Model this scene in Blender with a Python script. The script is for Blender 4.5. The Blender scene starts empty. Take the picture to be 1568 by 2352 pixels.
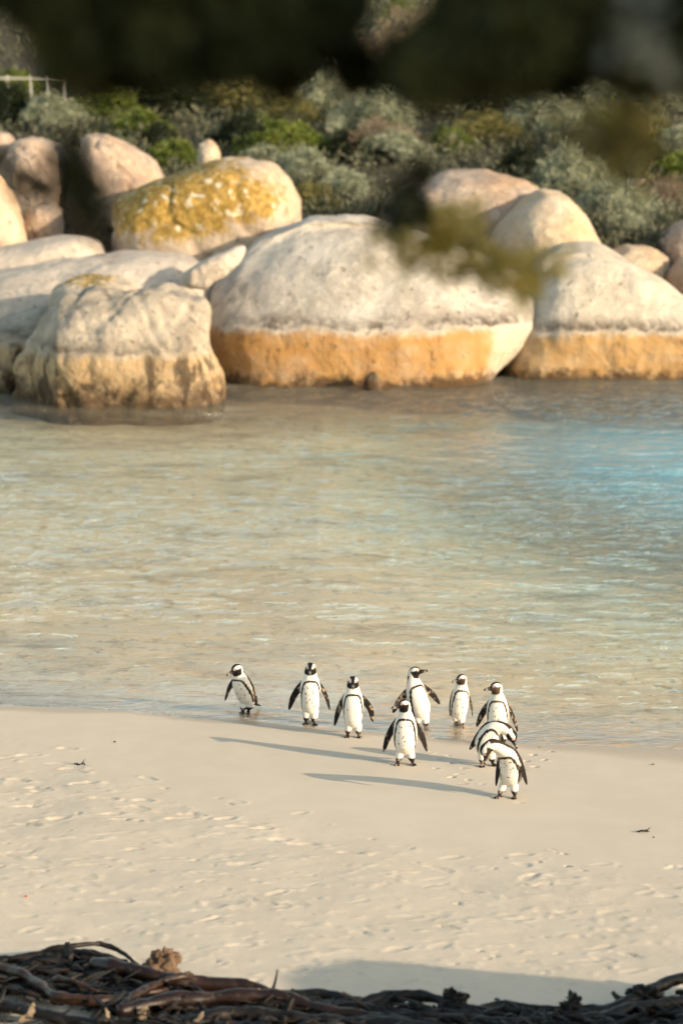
import bpy, bmesh, math, random
import numpy as np
from mathutils import Vector, Matrix, kdtree

C = bpy.context.scene.collection
SC = bpy.context.scene

# ------------------------------------------------------------------ camera
CAM_H = 6.5
LENS = 100.0
FD = LENS / 36.0 * 2352.0                 # focal length in photo units (photo taken as 1568 x 2352)
PITCH = math.atan(1176.0 / FD)            # the top edge of the frame looks level
cd = bpy.data.cameras.new('camera')
cam = bpy.data.objects.new('camera', cd)
C.objects.link(cam)
cam.location = (0, 0, CAM_H)
cam.rotation_euler = (math.pi / 2 - PITCH, 0, 0)
cd.sensor_fit = 'VERTICAL'
cd.sensor_height = 36.0
cd.sensor_width = 24.0
cd.lens = LENS
cd.clip_end = 3000
cd.dof.use_dof = True
cd.dof.focus_distance = 24.6
cd.dof.aperture_fstop = 1.55
cd.dof.aperture_blades = 0
SC.camera = cam

# ------------------------------------------------------------------ light
SUN_EL = math.radians(16.8)
SUN_DIR = Vector((0.868, -0.50, 0)).normalized() * math.cos(SUN_EL) + Vector((0, 0, math.sin(SUN_EL)))
w = bpy.data.worlds.new('World')
SC.world = w
w.use_nodes = True
nt = w.node_tree
bg = nt.nodes['Background']
sky = nt.nodes.new('ShaderNodeTexSky')
sky.sky_type = 'NISHITA'
sky.sun_disc = False
sky.sun_elevation = SUN_EL
sky.sun_rotation = math.atan2(SUN_DIR.x, SUN_DIR.y)
sky.air_density = 1.0
sky.dust_density = 0.8
sky.ozone_density = 2.0
warm = nt.nodes.new('ShaderNodeMix')              # warm tint over the sky, tuned for the colour of the shade
warm.data_type = 'RGBA'; warm.blend_type = 'MULTIPLY'
warm.inputs[0].default_value = 1.0
warm.inputs[7].default_value = (1.27, 1.04, 0.76, 1)
nt.links.new(sky.outputs[0], warm.inputs[6])
nt.links.new(warm.outputs[2], bg.inputs[0])
bg.inputs[1].default_value = 0.15
sd = bpy.data.lights.new('sun', 'SUN')
sd.energy = 2.75
sd.angle = math.radians(0.5)
sd.color = (1.0, 0.815, 0.59)
so = bpy.data.objects.new('sun', sd)
C.objects.link(so)
so.location = (20, -10, 20)
so.rotation_euler = (-SUN_DIR).to_track_quat('-Z', 'Y').to_euler()
SC.view_settings.view_transform = 'Standard'
SC.view_settings.look = 'None'
SC.view_settings.exposure = 1.31
SC.view_settings.gamma = 1.0
SC.cycles.use_denoising = True
SC.cycles.max_bounces = 8
SC.cycles.transparent_max_bounces = 12
SC.cycles.sample_clamp_indirect = 6.0

# ------------------------------------------------------------------ helpers
def ray(dx, dy):
    x = (dx - 784.0) / FD
    y = -(dy - 1176.0) / FD
    cp, sp = math.cos(PITCH), math.sin(PITCH)
    return np.array([x, cp + y * sp, -sp + y * cp])

def at(dx, dy, Y):
    r = ray(dx, dy)
    t = Y / r[1]
    return np.array([r[0] * t, Y, CAM_H + r[2] * t])

def _hash(ix, iy, iz, seed):
    h = (ix.astype(np.int64) * 374761393 + iy.astype(np.int64) * 668265263 + iz.astype(np.int64) * 2147483647 + seed * 974711) & 0xffffffff
    h = ((h ^ (h >> 13)) * 1274126177) & 0xffffffff
    h = ((h ^ (h >> 16)) * 2246822519) & 0xffffffff
    h = h ^ (h >> 15)
    return (h & 0xffffff) / float(0xffffff) * 2 - 1

def vnoise(P, seed=0):
    P = np.asarray(P, float)
    i = np.floor(P).astype(np.int64)
    f = P - i
    u = f * f * f * (f * (f * 6 - 15) + 10)
    out = 0
    for a in (0, 1):
        for b in (0, 1):
            for c in (0, 1):
                wgt = (u[..., 0] if a else 1 - u[..., 0]) * (u[..., 1] if b else 1 - u[..., 1]) * (u[..., 2] if c else 1 - u[..., 2])
                out = out + wgt * _hash(i[..., 0] + a, i[..., 1] + b, i[..., 2] + c, seed)
    return out

def fbm(P, octv=4, seed=0, gain=0.5):
    P = np.asarray(P, float)
    s, amp = 0, 1.0
    for k in range(octv):
        s = s + amp * vnoise(P * (2.03 ** k) + 17.3 * k, seed + k)
        amp *= gain
    return s

def smooth(a, b, x):
    t = np.clip((x - a) / (b - a), 0, 1)
    return t * t * (3 - 2 * t)

def link_mesh(name, V, F, mat=None, parent=None, shade=True, attrs=None, col=None):
    me = bpy.data.meshes.new(name)
    V = np.asarray(V, float)
    if isinstance(F, np.ndarray):
        me.vertices.add(len(V))
        me.vertices.foreach_set('co', V.ravel())
        k = F.shape[1]
        me.loops.add(F.size)
        me.loops.foreach_set('vertex_index', F.ravel().astype(np.int32))
        me.polygons.add(len(F))
        me.polygons.foreach_set('loop_start', np.arange(0, F.size, k, dtype=np.int32))
        me.update(calc_edges=True)
    else:
        me.from_pydata([tuple(v) for v in V], [], F)
        me.update()
    if shade:
        me.polygons.foreach_set('use_smooth', np.ones(len(me.polygons), dtype=bool))
    for n, a in (attrs or {}).items():
        at_ = me.attributes.new(n, 'FLOAT', 'POINT')
        at_.data.foreach_set('value', np.asarray(a, np.float32))
    if col is not None:
        ca = me.attributes.new('tone', 'FLOAT_COLOR', 'POINT')
        c4 = np.ones((len(V), 4), np.float32)
        c4[:, :3] = col
        ca.data.foreach_set('color', c4.ravel())
    o = bpy.data.objects.new(name, me)
    C.objects.link(o)
    if mat: me.materials.append(mat)
    if parent is not None: o.parent = parent
    return o

def tag(o, label=None, cat=None, group=None, kind=None):
    if label: o['label'] = label
    if cat: o['category'] = cat
    if group: o['group'] = group
    if kind: o['kind'] = kind
    return o

def empty(name, loc=(0, 0, 0), rz=0.0, scale=1.0):
    o = bpy.data.objects.new(name, None)
    o.empty_display_size = 0.2
    o.location = loc
    o.rotation_euler = (0, 0, rz)
    o.scale = (scale,) * 3 if not hasattr(scale, '__len__') else scale
    C.objects.link(o)
    return o

# node helper
class NT:
    def __init__(self, name):
        self.m = bpy.data.materials.new(name)
        self.m.use_nodes = True
        self.t = self.m.node_tree
        self.t.nodes.clear()
    def n(self, kind, **kw):
        nd = self.t.nodes.new('ShaderNode' + kind)
        for k, v in kw.items():
            if k.startswith('i_'):
                key = k[2:]
                key = int(key) if key.isdigit() else key.replace('_', ' ')
                self.put(nd.inputs[key], v)
            else:
                setattr(nd, k, v)
        return nd
    def put(self, sock, v):
        if isinstance(v, bpy.types.NodeSocket): self.t.links.new(v, sock)
        elif isinstance(v, bpy.types.Node): self.t.links.new(v.outputs[0], sock)
        else:
            if sock.type == 'RGBA' and len(v) == 3: v = (*v, 1)
            sock.default_value = v
    def noise(self, vec, scale, detail=4, rough=0.55, dist=0.0):
        return self.n('TexNoise', i_Vector=vec, i_Scale=scale, i_Detail=detail, i_Roughness=rough, i_Distortion=dist).outputs['Fac']
    def math(self, op, a, b=0.0, clamp=False):
        nd = self.n('Math', operation=op, use_clamp=clamp)
        self.put(nd.inputs[0], a); self.put(nd.inputs[1], b)
        return nd.outputs[0]
    def ss(self, a, b, x):
        nd = self.n('MapRange', interpolation_type='SMOOTHSTEP')
        self.put(nd.inputs['Value'], x)
        self.put(nd.inputs['From Min'], a); self.put(nd.inputs['From Max'], b)
        return nd.outputs[0]
    def mix(self, f, a, b, mode='MIX'):
        nd = self.n('Mix', data_type='RGBA', blend_type=mode)
        self.put(nd.inputs[0], f); self.put(nd.inputs[6], a); self.put(nd.inputs[7], b)
        return nd.outputs[2]
    def vmul(self, v, s):
        nd = self.n('VectorMath', operation='MULTIPLY')
        self.put(nd.inputs[0], v); self.put(nd.inputs[1], s)
        return nd.outputs[0]
    def xyz(self, v):
        return self.n('SeparateXYZ', i_0=v).outputs
    def attr(self, name, out='Fac'):
        return self.n('Attribute', attribute_name=name).outputs[out]
    def bump(self, h, strength, dist, normal=None):
        nd = self.n('Bump', i_Height=h, i_Strength=strength, i_Distance=dist)
        if normal is not None: self.put(nd.inputs['Normal'], normal)
        return nd.outputs[0]
    def out(self, sh):
        o = self.n('OutputMaterial')
        self.put(o.inputs[0], sh)
        return self.m
    def pos(self):
        return self.n('NewGeometry').outputs['Position']
    def obj(self):
        return self.n('TexCoord').outputs['Object']
    def bsdf(self, color, rough=0.8, normal=None, spec=0.5, **kw):
        b = self.n('BsdfPrincipled')
        self.put(b.inputs['Base Color'], color)
        self.put(b.inputs['Roughness'], rough)
        self.put(b.inputs['Specular IOR Level'], spec)
        if normal is not None: self.put(b.inputs['Normal'], normal)
        for k, v in kw.items(): self.put(b.inputs[k.replace('_', ' ')], v)
        return b

# ------------------------------------------------------------------ ground heights
SH = [(0, 2821), (319, 2834), (510, 2846), (701, 2869), (1000, 2881), (1210, 2905), (1500, 2927), (1790, 2961), (2093, 2975), (2731, 2996)]
_sx, _sy = [], []
for px, py in SH:
    r = ray(px / 1.7417, py / 1.7417)
    t = -CAM_H / r[2]
    _sx.append(r[0] * t); _sy.append(r[1] * t)
_sx = [-60, -12] + _sx + [12, 60]
_sy = [_sy[0] + 3, _sy[0] + 0.6] + _sy + [_sy[-1] - 0.5, _sy[-1] - 3]
def shore(X):
    return np.interp(X, _sx, _sy)

HY = np.array([-60, 1, 4, 15.5, 49.0, 50.5, 53, 57, 66, 76, 90, 110, 150, 400])
HZ = np.array([5.0, 4.6, 4.0, -5, -5, -1.2, 0.9, 1.7, 2.8, 3.9, 5.8, 6.3, 6.8, 7.5])
def ground_z(X, Y):
    X = np.asarray(X, float); Y = np.asarray(Y, float)
    d = shore(X) - Y
    beach = 0.008 * (1 - np.exp(-np.maximum(d, 0) / 0.5)) + 0.033 * np.maximum(d, 0)
    dd = np.maximum(-d, 0)
    deep = 0.78 + 0.30 * np.clip(X + 0.3, 0, 7)
    sea = -0.014 * (1 - np.exp(-dd / 0.35)) - deep * (1 - np.exp(-dd * 0.036)) * (1 - 0.35 * smooth(39, 47.5, Y))
    z = np.where(d > 0, beach, sea)
    far = np.interp(Y, HY, HZ)
    bank = np.interp(Y, [-60, 1, 4, 8, 12, 15.5], [5.0, 4.7, 3.9, 2.3, 1.05, 0.0])
    bk = np.where(Y < 15.5, bank, -9.0)
    z = np.where(Y < 15.5, np.maximum(z, bk), z)
    hillw = smooth(49, 51, Y)
    z = np.where(Y > 49, np.maximum(z, far) , z)
    return z

def at_ground(dx, dy, lift=0.0):
    r = ray(dx, dy)
    t = np.linspace(8, 140, 6000)
    P = np.array([0, 0, CAM_H])[None] + r[None] * t[:, None]
    g = ground_z(P[:, 0], P[:, 1]) + lift
    k = np.argmax(P[:, 2] < g)
    return P[k]

# ------------------------------------------------------------------ materials: ground
def sand_material():
    m = NT('sand')
    p = m.pos()
    x = m.xyz(p)
    big = m.noise(p, 0.35, 3)
    mid = m.noise(p, 3.0, 5, 0.6)
    fine = m.noise(p, 90.0, 3, 0.7)
    grain = m.noise(p, 400.0, 2, 0.6)
    col = m.mix(big, (0.52, 0.435, 0.325), (0.58, 0.495, 0.385))
    col = m.mix(m.math('MULTIPLY', m.ss(0.35, 0.75, mid), 0.35), col, (0.62, 0.54, 0.43))
    col = m.mix(m.math('MULTIPLY', m.ss(0.62, 0.75, grain), 0.25), col, (0.30, 0.22, 0.15))
    wet = m.attr('wet')
    wetn = m.math('MULTIPLY', wet, m.math('ADD', 0.7, m.math('MULTIPLY', mid, 0.6)), True)
    col = m.mix(wetn, col, (0.40, 0.30, 0.195))
    col = m.mix(m.attr('bed'), col, m.mix(m.math('MULTIPLY', m.ss(0.48, 0.72, m.noise(m.vmul(p, (0.7, 1.0, 1.0)), 1.3, 5, 0.65)), 0.75), m.mix(big, (0.58, 0.44, 0.255), (0.64, 0.50, 0.31)), (0.25, 0.19, 0.10)))
    col = m.mix(m.math('MULTIPLY', m.attr('bed'), m.math('MULTIPLY', m.ss(0.54, 0.66, m.noise(m.vmul(p, (1.0, 0.8, 1.0)), 6.0, 4, 0.7)), 0.6)), col, (0.20, 0.155, 0.08))  # dark bed specks painted in for the dark reflections on the ripples
    soil = m.attr('soil')
    soilcol = m.mix(m.noise(p, 4.0, 5), (0.035, 0.028, 0.018), (0.10, 0.08, 0.05))
    col = m.mix(soil, col, soilcol)
    rough = m.math('SUBTRACT', 0.95, m.math('MULTIPLY', wetn, 0.55))
    lump = m.math('ADD', m.math('MULTIPLY', mid, 0.35), m.math('MULTIPLY', fine, 0.16))
    rb = m.attr('rough')
    bs = m.math('ADD', 0.06, m.math('MULTIPLY', rb, 0.5))
    nb = m.bump(lump, bs, 0.05)
    nb = m.bump(grain, 0.10, 0.004, nb)
    b = m.bsdf(col, rough, nb, m.math('ADD', 0.25, m.math('MULTIPLY', wetn, 0.35)))
    return m.out(b)

M = {}
M['sand'] = sand_material()

def axis(parts):
    out = []
    for a, b, s in parts:
        out.append(np.arange(a, b - s * 0.5, s))
    out.append(np.array([parts[-1][1]]))
    return np.concatenate(out)

rng = np.random.default_rng(7)
gx = axis([(-90, -20, 5), (-20, -7, 0.8), (-7, -3.6, 0.12), (-3.6, 3.6, 0.02), (3.6, 7, 0.12), (7, 20, 0.8), (20, 90, 5)])
gy = axis([(-40, 8, 2), (8, 15.6, 0.3), (15.6, 26.8, 0.02), (26.8, 34, 0.12), (34, 60, 0.5), (60, 130, 2), (130, 400, 15)])
GX, GY = np.meshgrid(gx, gy)
GZ = ground_z(GX, GY)
fineM = (np.abs(GX) < 3.6) & (GY > 15.6) & (GY < 26.8)
dsh = shore(GX) - GY
# how trampled the dry sand is: everything near the kelp, the left side further up
def D_y_of(X, Y, Z):
    cp, sp = math.cos(PITCH), math.sin(PITCH)
    zz = Z - CAM_H
    f = Y * cp - zz * sp
    u = Y * sp + zz * cp
    return 1176 - u / f * FD, 784 + X / f * FD
DY, DX = D_y_of(GX, GY, GZ)
edge = np.interp(DX, [0, 250, 500, 700, 900, 1200, 1568], [1640, 1720, 1800, 1850, 1880, 1930, 1960])
tramp = smooth(0, 130, DY - edge)
Pn = np.stack([GX, GY, GX * 0], -1)
disp = np.zeros_like(GZ)
disp += tramp * (0.011 * fbm(Pn * np.array([1.1, 1.5, 1]), 2, 3) + 0.0022 * fbm(Pn * np.array([5.0, 7.0, 1]), 3, 9))
lum = fbm(Pn * np.array([9.0, 13.0, 1]), 3, 21)
disp += tramp * 0.006 * np.maximum(lum - 0.5, 0) * 2
disp += (1 - tramp) * 0.0016 * fbm(Pn * 2.0, 3, 5) * (dsh > 0)
def stamp(x, y, a, L, W, depth, rim):
    """a dent with a pushed-up rim at x, y, its long axis at angle a"""
    R = L * 2.2
    i0, i1 = np.searchsorted(gy, [y - R, y + R]); j0, j1 = np.searchsorted(gx, [x - R, x + R])
    if i1 - i0 < 2 or j1 - j0 < 2: return
    sx = GX[i0:i1, j0:j1] - x; sy = GY[i0:i1, j0:j1] - y
    u = (sx * math.cos(a) + sy * math.sin(a)) / L
    v = (-sx * math.sin(a) + sy * math.cos(a)) / W
    n = 0.25 * vnoise(np.stack([sx * 18 + x * 7, sy * 18 + y * 5, sx * 0], -1), 4)
    r = np.sqrt(u * u + v * v) + n
    disp[i0:i1, j0:j1] += -depth * (1 - smooth(0.6, 1.0, r)) + rim * np.exp(-((r - 1.15) / 0.22) ** 2) * (0.6 + 0.8 * (u > 0))
FOOT = [(60, 1735), (150, 1720), (45, 1790), (165, 1765), (85, 1810), (190, 1800), (60, 1850), (240, 1835), (70, 1895), (130, 1880), (260, 1870),
        (290, 1885), (330, 1840), (440, 1870), (410, 1880), (520, 1880), (550, 1900), (600, 1905), (640, 1930), (700, 1940), (560, 1985), (800, 1960)]
for fx, fy in FOOT:
    p = at_ground(fx, fy)
    stamp(p[0], p[1], rng.uniform(-0.5, 0.7), rng.uniform(0.10, 0.14), rng.uniform(0.045, 0.06), 0.011, 0.004)
cnt = 0
while cnt < 260:
    fx, fy = rng.uniform(-40, 1610), rng.uniform(1690, 2300)
    e = np.interp(fx, [0, 250, 500, 700, 900, 1200, 1568], [1670, 1740, 1820, 1870, 1900, 1950, 1980])
    if fy < e: continue
    p = at_ground(fx, fy)
    k = rng.random()
    if k < 0.45: stamp(p[0], p[1], rng.uniform(-0.9, 0.9), rng.uniform(0.08, 0.14), rng.uniform(0.035, 0.06), rng.uniform(0.002, 0.009), rng.uniform(0.001, 0.004))
    else: stamp(p[0], p[1], rng.uniform(-1.5, 1.5), rng.uniform(0.025, 0.05), rng.uniform(0.015, 0.03), rng.uniform(0.002, 0.009), rng.uniform(0.001, 0.005))
    cnt += 1
# three-toed tracks of the birds
def track(fx, fy, a):
    p = at_ground(fx, fy)
    for da in (-0.45, 0.0, 0.45):
        aa = a + da
        stamp(p[0] + 0.025 * math.cos(aa), p[1] + 0.025 * math.sin(aa), aa, 0.036, 0.012, 0.010, 0.005)
for fx, fy in [(1238, 1716), (1262, 1726), (1228, 1733), (1250, 1745), (1212, 1748), (1232, 1762), (1200, 1768), (1010, 1742), (1035, 1752), (1065, 1765),
               (985, 1728), (1000, 1765), (1050, 1778), (1075, 1792), (1098, 1800), (1060, 1800), (1040, 1785), (1195, 1843), (960, 1722), (1030, 1735),
               (1270, 1952), (1290, 1960), (1240, 1980), (1230, 2010), (1300, 1990), (1340, 1998)]:
    track(fx, fy, rng.uniform(-2.4, -0.7))
edgef = np.minimum(smooth(-3.6, -3.3, GX), 1 - smooth(3.3, 3.6, GX)) * smooth(15.6, 15.9, GY)
disp *= edgef * smooth(-0.02, 0.25, dsh)
under = smooth(0.0, 0.6, -dsh) * (1 - smooth(48, 50, GY))
disp += under * 0.02 * fbm(Pn * np.array([0.9, 2.2, 1]), 2, 40)
GZ = GZ + disp
wetw = np.interp(GX, [-4, -1.2, 0, 1.5, 2.2, 3.0, 4.0], [0.25, 0.22, 0.22, 0.3, 0.55, 0.75, 0.8])
wet = (1 - smooth(0.2, 1.0, (dsh + 0.10 * fbm(Pn * 1.1, 3, 60)) / wetw)) * (0.15 + 0.85 * smooth(-1.6, -0.05, dsh))
bed = smooth(0.3, 2.0, -dsh)
nx, ny = len(gx), len(gy)
idx = np.arange(nx * ny).reshape(ny, nx)
F = np.stack([idx[:-1, :-1], idx[:-1, 1:], idx[1:, 1:], idx[1:, :-1]], -1).reshape(-1, 4)
V = np.stack([GX, GY, GZ], -1).reshape(-1, 3)
ground = link_mesh('ground', V, F, M['sand'], attrs={'wet': wet.ravel(), 'soil': np.maximum(smooth(51.5, 53, GY), 1 - smooth(9, 12, GY)).ravel(), 'bed': bed.ravel(), 'rough': (tramp * (dsh > 0)).ravel()})
tag(ground, 'pale beach sand running under the water to a brushy slope', 'sand', kind='structure')

# ------------------------------------------------------------------ water
def water_material():
    m = NT('water')
    p = m.pos()
    d = m.attr('depth')
    calm = m.attr('calm')
    a1 = m.noise(m.vmul(p, (1.0, 2.2, 1.0)), 1.1, 3, 0.55, 0.6)
    a2 = m.noise(m.vmul(p, (1.0, 1.8, 1.0)), 4.2, 3, 0.6, 0.8)
    a3 = m.noise(m.vmul(p, (1.0, 1.5, 1.0)), 15.0, 3, 0.6, 0.5)
    n = m.bump(a1, 0.9, 0.07)
    n = m.bump(a2, calm, 0.17, n)
    n = m.bump(a3, calm, 0.050, n)
    # Schlick reflectance, the same from above and below so that sunlight reaches the sea bed
    dt = m.n('VectorMath', operation='DOT_PRODUCT')
    m.put(dt.inputs[0], n); m.put(dt.inputs[1], m.n('NewGeometry').outputs['Incoming'])
    cosv = m.math('ABSOLUTE', dt.outputs['Value'])
    fres = m.math('ADD', 0.05, m.math('MULTIPLY', 0.95, m.math('POWER', m.math('SUBTRACT', 1.0, cosv, True), 4.2)))
    gl = m.n('BsdfGlossy', i_Color=(1, 1, 1), i_Roughness=0.03, i_Normal=n)
    tint = m.mix(m.ss(0.03, 0.60, d), (0.98, 0.98, 0.96), (0.80, 0.92, 0.94))
    tr = m.n('BsdfTransparent', i_Color=tint)
    body = m.n('BsdfDiffuse', i_Color=m.mix(m.math('MULTIPLY', m.attr('murk_reflection'), 0.9), m.mix(m.ss(0.45, 0.85, d), (0.40, 0.33, 0.21), (0.15, 0.34, 0.39)), (0.13, 0.125, 0.10)))
    f = m.math('MAXIMUM', m.math('MULTIPLY', m.ss(0.36, 1.05, d), 0.8), m.math('MULTIPLY', m.attr('murk_reflection'), 0.55))  # murk by the rocks: dark body colour painted in for their reflection
    under_ = m.n('MixShader', i_0=f, i_1=tr, i_2=body)
    mixed = m.n('MixShader', i_0=fres, i_1=under_, i_2=gl)
    fn = m.noise(p, 14.0, 4, 0.6)
    foam = m.math('MULTIPLY', m.math('SUBTRACT', 1.0, m.ss(0.0005, 0.009, d)), m.ss(0.50, 0.66, fn))
    fb = m.n('BsdfDiffuse', i_Color=(0.75, 0.72, 0.66))
    fin = m.n('MixShader', i_0=m.math('MULTIPLY', foam, 0.6), i_1=mixed, i_2=fb)
    return m.out(fin)
M['water'] = water_material()
wx = axis([(-80, -9, 4), (-9, -5.6, 0.3), (-5.6, 5.6, 0.035), (5.6, 9, 0.3), (9, 80, 4)])
wy = axis([(23.0, 32, 0.035), (32, 52, 0.055), (52, 56, 0.5)])
WX, WY = np.meshgrid(wx, wy)
wd = np.maximum(WY - shore(WX), 0)
Pw = np.stack([WX, WY, WX * 0], -1)
gust = np.clip(1.0 + 1.1 * fbm(Pw * np.array([0.16, 0.34, 1]) + 3.3, 3, 79), 0.25, 2.0)      # calm lanes and ruffled patches
amp = smooth(0.0, 5.0, wd)
phase = WY * 3.6 + WX * 0.55 + 1.6 * fbm(Pw * np.array([0.35, 0.6, 1]), 2, 71)
WZ = amp * (0.012 * np.sin(phase) + 0.016 * fbm(Pw * np.array([0.9, 1.9, 1]), 3, 72))
WZ += amp * gust * (0.024 * vnoise(Pw * np.array([2.0, 4.2, 1]) + .6 * vnoise(Pw * .7, 5)[..., None], 81) + 0.010 * vnoise(Pw * np.array([5.0, 9.5, 1]), 82))
WZ += (0.2 + 0.8 * amp) * gust * smooth(0.15, 1.0, wd) * 0.0060 * vnoise(Pw * np.array([7.5, 13.0, 1]), 83)
ph2 = WY * 11.0 + WX * 3.4 + 2.2 * fbm(Pw * np.array([0.8, 1.4, 1]), 2, 75)
WZ += (0.0030 + 0.002 * amp) * smooth(0.1, 1.2, wd) * np.sin(ph2)
WZ += 0.0035 * (1 - smooth(0, 0.12, wd)) * 0
# a lifted lip where the thin swash runs up the sand
WZ += 0.006 * np.exp(-((wd - 0.45 - 0.25 * vnoise(Pw * 0.8, 77)) / 0.10) ** 2) * smooth(-0.3, 0.3, vnoise(Pw * np.array([0.6, 0.2, 1]), 78) + 0.2)
DEP = np.maximum(WZ - ground_z(WX, WY), 0)
calm = np.clip((0.25 + 0.75 * smooth(0.3, 4.0, wd)) * (0.35 + 0.75 * gust), 0, 1.5)
widx = np.arange(len(wx) * len(wy)).reshape(len(wy), len(wx))
WF = np.stack([widx[:-1, :-1], widx[:-1, 1:], widx[1:, 1:], widx[1:, :-1]], -1).reshape(-1, 4)
inw = (WY - shore(WX)) > -0.25
keep = inw.ravel()[WF].all(1)
WF = WF[keep]
used = np.unique(WF)
remap = -np.ones(WX.size, int); remap[used] = np.arange(len(used))
Vw = np.stack([WX, WY, WZ], -1).reshape(-1, 3)[used]
water = link_mesh('water', Vw, remap[WF], M['water'], attrs={'depth': DEP.ravel()[used], 'murk_reflection': smooth(43.0, 46.5, WY + .25 * WX).ravel()[used], 'calm': calm.ravel()[used]})
tag(water, 'shallow rippled sea water between the beach and boulders', 'water', kind='structure')

# ------------------------------------------------------------------ boulders
def rock_material(name, light=(0.50, 0.44, 0.36), dark=(0.30, 0.265, 0.225), tide=None, tide_col=(0.52, 0.27, 0.07), lichen=0.0, warm=0.0, tx0=-99, tx1=99, streak=0.3, lowtop=.24, gully=0.0):
    m = NT(name)
    p = m.pos()
    x = m.xyz(p)
    n1 = m.noise(p, 0.9, 5, 0.6)
    n2 = m.noise(p, 5.5, 5, 0.65)
    n3 = m.noise(p, 30.0, 4, 0.7)
    col = m.mix(m.ss(0.35, 0.65, n1), dark, light)
    col = m.mix(m.math('MULTIPLY', m.ss(0.45, 0.68, n2), 0.55), col, tuple(min(1, c * 1.22) for c in light))
    col = m.mix(m.math('MULTIPLY', m.ss(0.56, 0.72, n3), 0.45), col, tuple(c * 0.45 for c in dark))
    st = m.noise(m.vmul(p, (2.6, 2.6, 0.5)), 1.6, 4, 0.6)
    col = m.mix(m.math('MULTIPLY', m.ss(0.55, 0.75, st), streak), col, (0.12, 0.085, 0.07))
    if warm:
        wn = m.noise(p, 0.7, 3, 0.5)
        col = m.mix(m.math('MULTIPLY', m.ss(0.4, 0.65, wn), warm), col, (0.56, 0.36, 0.19))
    if tide is not None:
        wob = m.math('MULTIPLY', m.math('SUBTRACT', n2, 0.5), 0.26)
        wob2 = m.math('MULTIPLY', m.math('SUBTRACT', n1, 0.5), 0.34)
        h = m.math('ADD', x[2], m.math('ADD', wob, wob2))
        # dark fringe just above the wetted band: ledge shadow and lichen painted together
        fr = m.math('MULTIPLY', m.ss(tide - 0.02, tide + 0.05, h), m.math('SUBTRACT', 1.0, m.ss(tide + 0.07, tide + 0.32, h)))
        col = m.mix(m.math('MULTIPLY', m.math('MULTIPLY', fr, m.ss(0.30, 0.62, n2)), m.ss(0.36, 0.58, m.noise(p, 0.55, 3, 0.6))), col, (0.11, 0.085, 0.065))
        band = m.math('SUBTRACT', 1.0, m.ss(tide - 0.16, tide + 0.04, h))
        hx = m.math('ADD', x[0], m.math('MULTIPLY', m.math('SUBTRACT', n1, 0.5), 2.0))
        side = m.math('MULTIPLY', m.ss(tx0, tx0 + 0.7, hx), m.math('SUBTRACT', 1.0, m.ss(tx1 - 0.7, tx1, hx)))
        och = m.mix(m.ss(0.3, 0.7, m.noise(m.vmul(p, (3.0, 3.0, 1.4)), 1.5, 5, 0.6)), tide_col, tuple(min(1, c * q) for c, q in zip(tide_col, (1.06, 1.2, 1.45))))
        pale = m.mix(0.5, light, (0.58, 0.44, 0.28))
        och = m.mix(side, pale, och)
        col = m.mix(m.math('MULTIPLY', band, m.math('ADD', 0.68, m.math('MULTIPLY', m.ss(0.3, 0.6, m.noise(m.vmul(p, (1.0, 1.0, 2.0)), 1.1, 5, 0.65)), 0.30))), col, och)
        col = m.mix(m.math('MULTIPLY', band, m.math('MULTIPLY', m.ss(0.56, 0.72, m.noise(m.vmul(p, (2.2, 2.2, 0.6)), 2.0, 5, 0.65)), 0.55)), col, (0.16, 0.075, 0.028))
        if gully:
            gm = m.ss(0.50, 0.60, m.noise(m.vmul(p, (2.0, 2.0, 0.7)), 1.7, 5, 0.6, 0.6))
            col = m.mix(m.math('MULTIPLY', m.math('MULTIPLY', band, gm), gully), col, (0.05, 0.038, 0.026))
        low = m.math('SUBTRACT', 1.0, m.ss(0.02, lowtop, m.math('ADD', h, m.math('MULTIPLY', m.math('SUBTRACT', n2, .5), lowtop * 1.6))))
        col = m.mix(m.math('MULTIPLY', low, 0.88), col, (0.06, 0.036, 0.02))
    if lichen:
        la = m.attr('lichen')
        ln = m.noise(p, 2.8, 6, 0.7)
        ln2 = m.noise(p, 9.0, 4, 0.6)
        lm = m.ss(0.49, 0.66, m.math('ADD', m.math('MULTIPLY', la, 0.55), m.math('SUBTRACT', m.math('MULTIPLY', ln, 0.85), 0.12)))
        lc = m.mix(m.ss(0.4, 0.65, ln2), (0.27, 0.17, 0.04), (0.47, 0.31, 0.09))
        lc = m.mix(m.math('MULTIPLY', m.ss(0.56, 0.64, m.noise(p, 5.5, 4)), 0.9), lc, (0.62, 0.56, 0.42))
        col = m.mix(m.math('MULTIPLY', lm, lichen), col, lc)
    pit = m.ss(0.62, 0.72, m.noise(p, 7.0, 3, 0.6))
    col = m.mix(m.math('MULTIPLY', pit, 0.35), col, (0.16, 0.13, 0.10))
    hgt = m.math('SUBTRACT', m.math('ADD', m.math('MULTIPLY', n2, 0.7), m.math('MULTIPLY', n3, 0.3)), m.math('MULTIPLY', pit, 0.5))
    nb = m.bump(hgt, 0.9, 0.11)
    b = m.bsdf(col, 0.92, nb, 0.2)
    return m.out(b)

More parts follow.
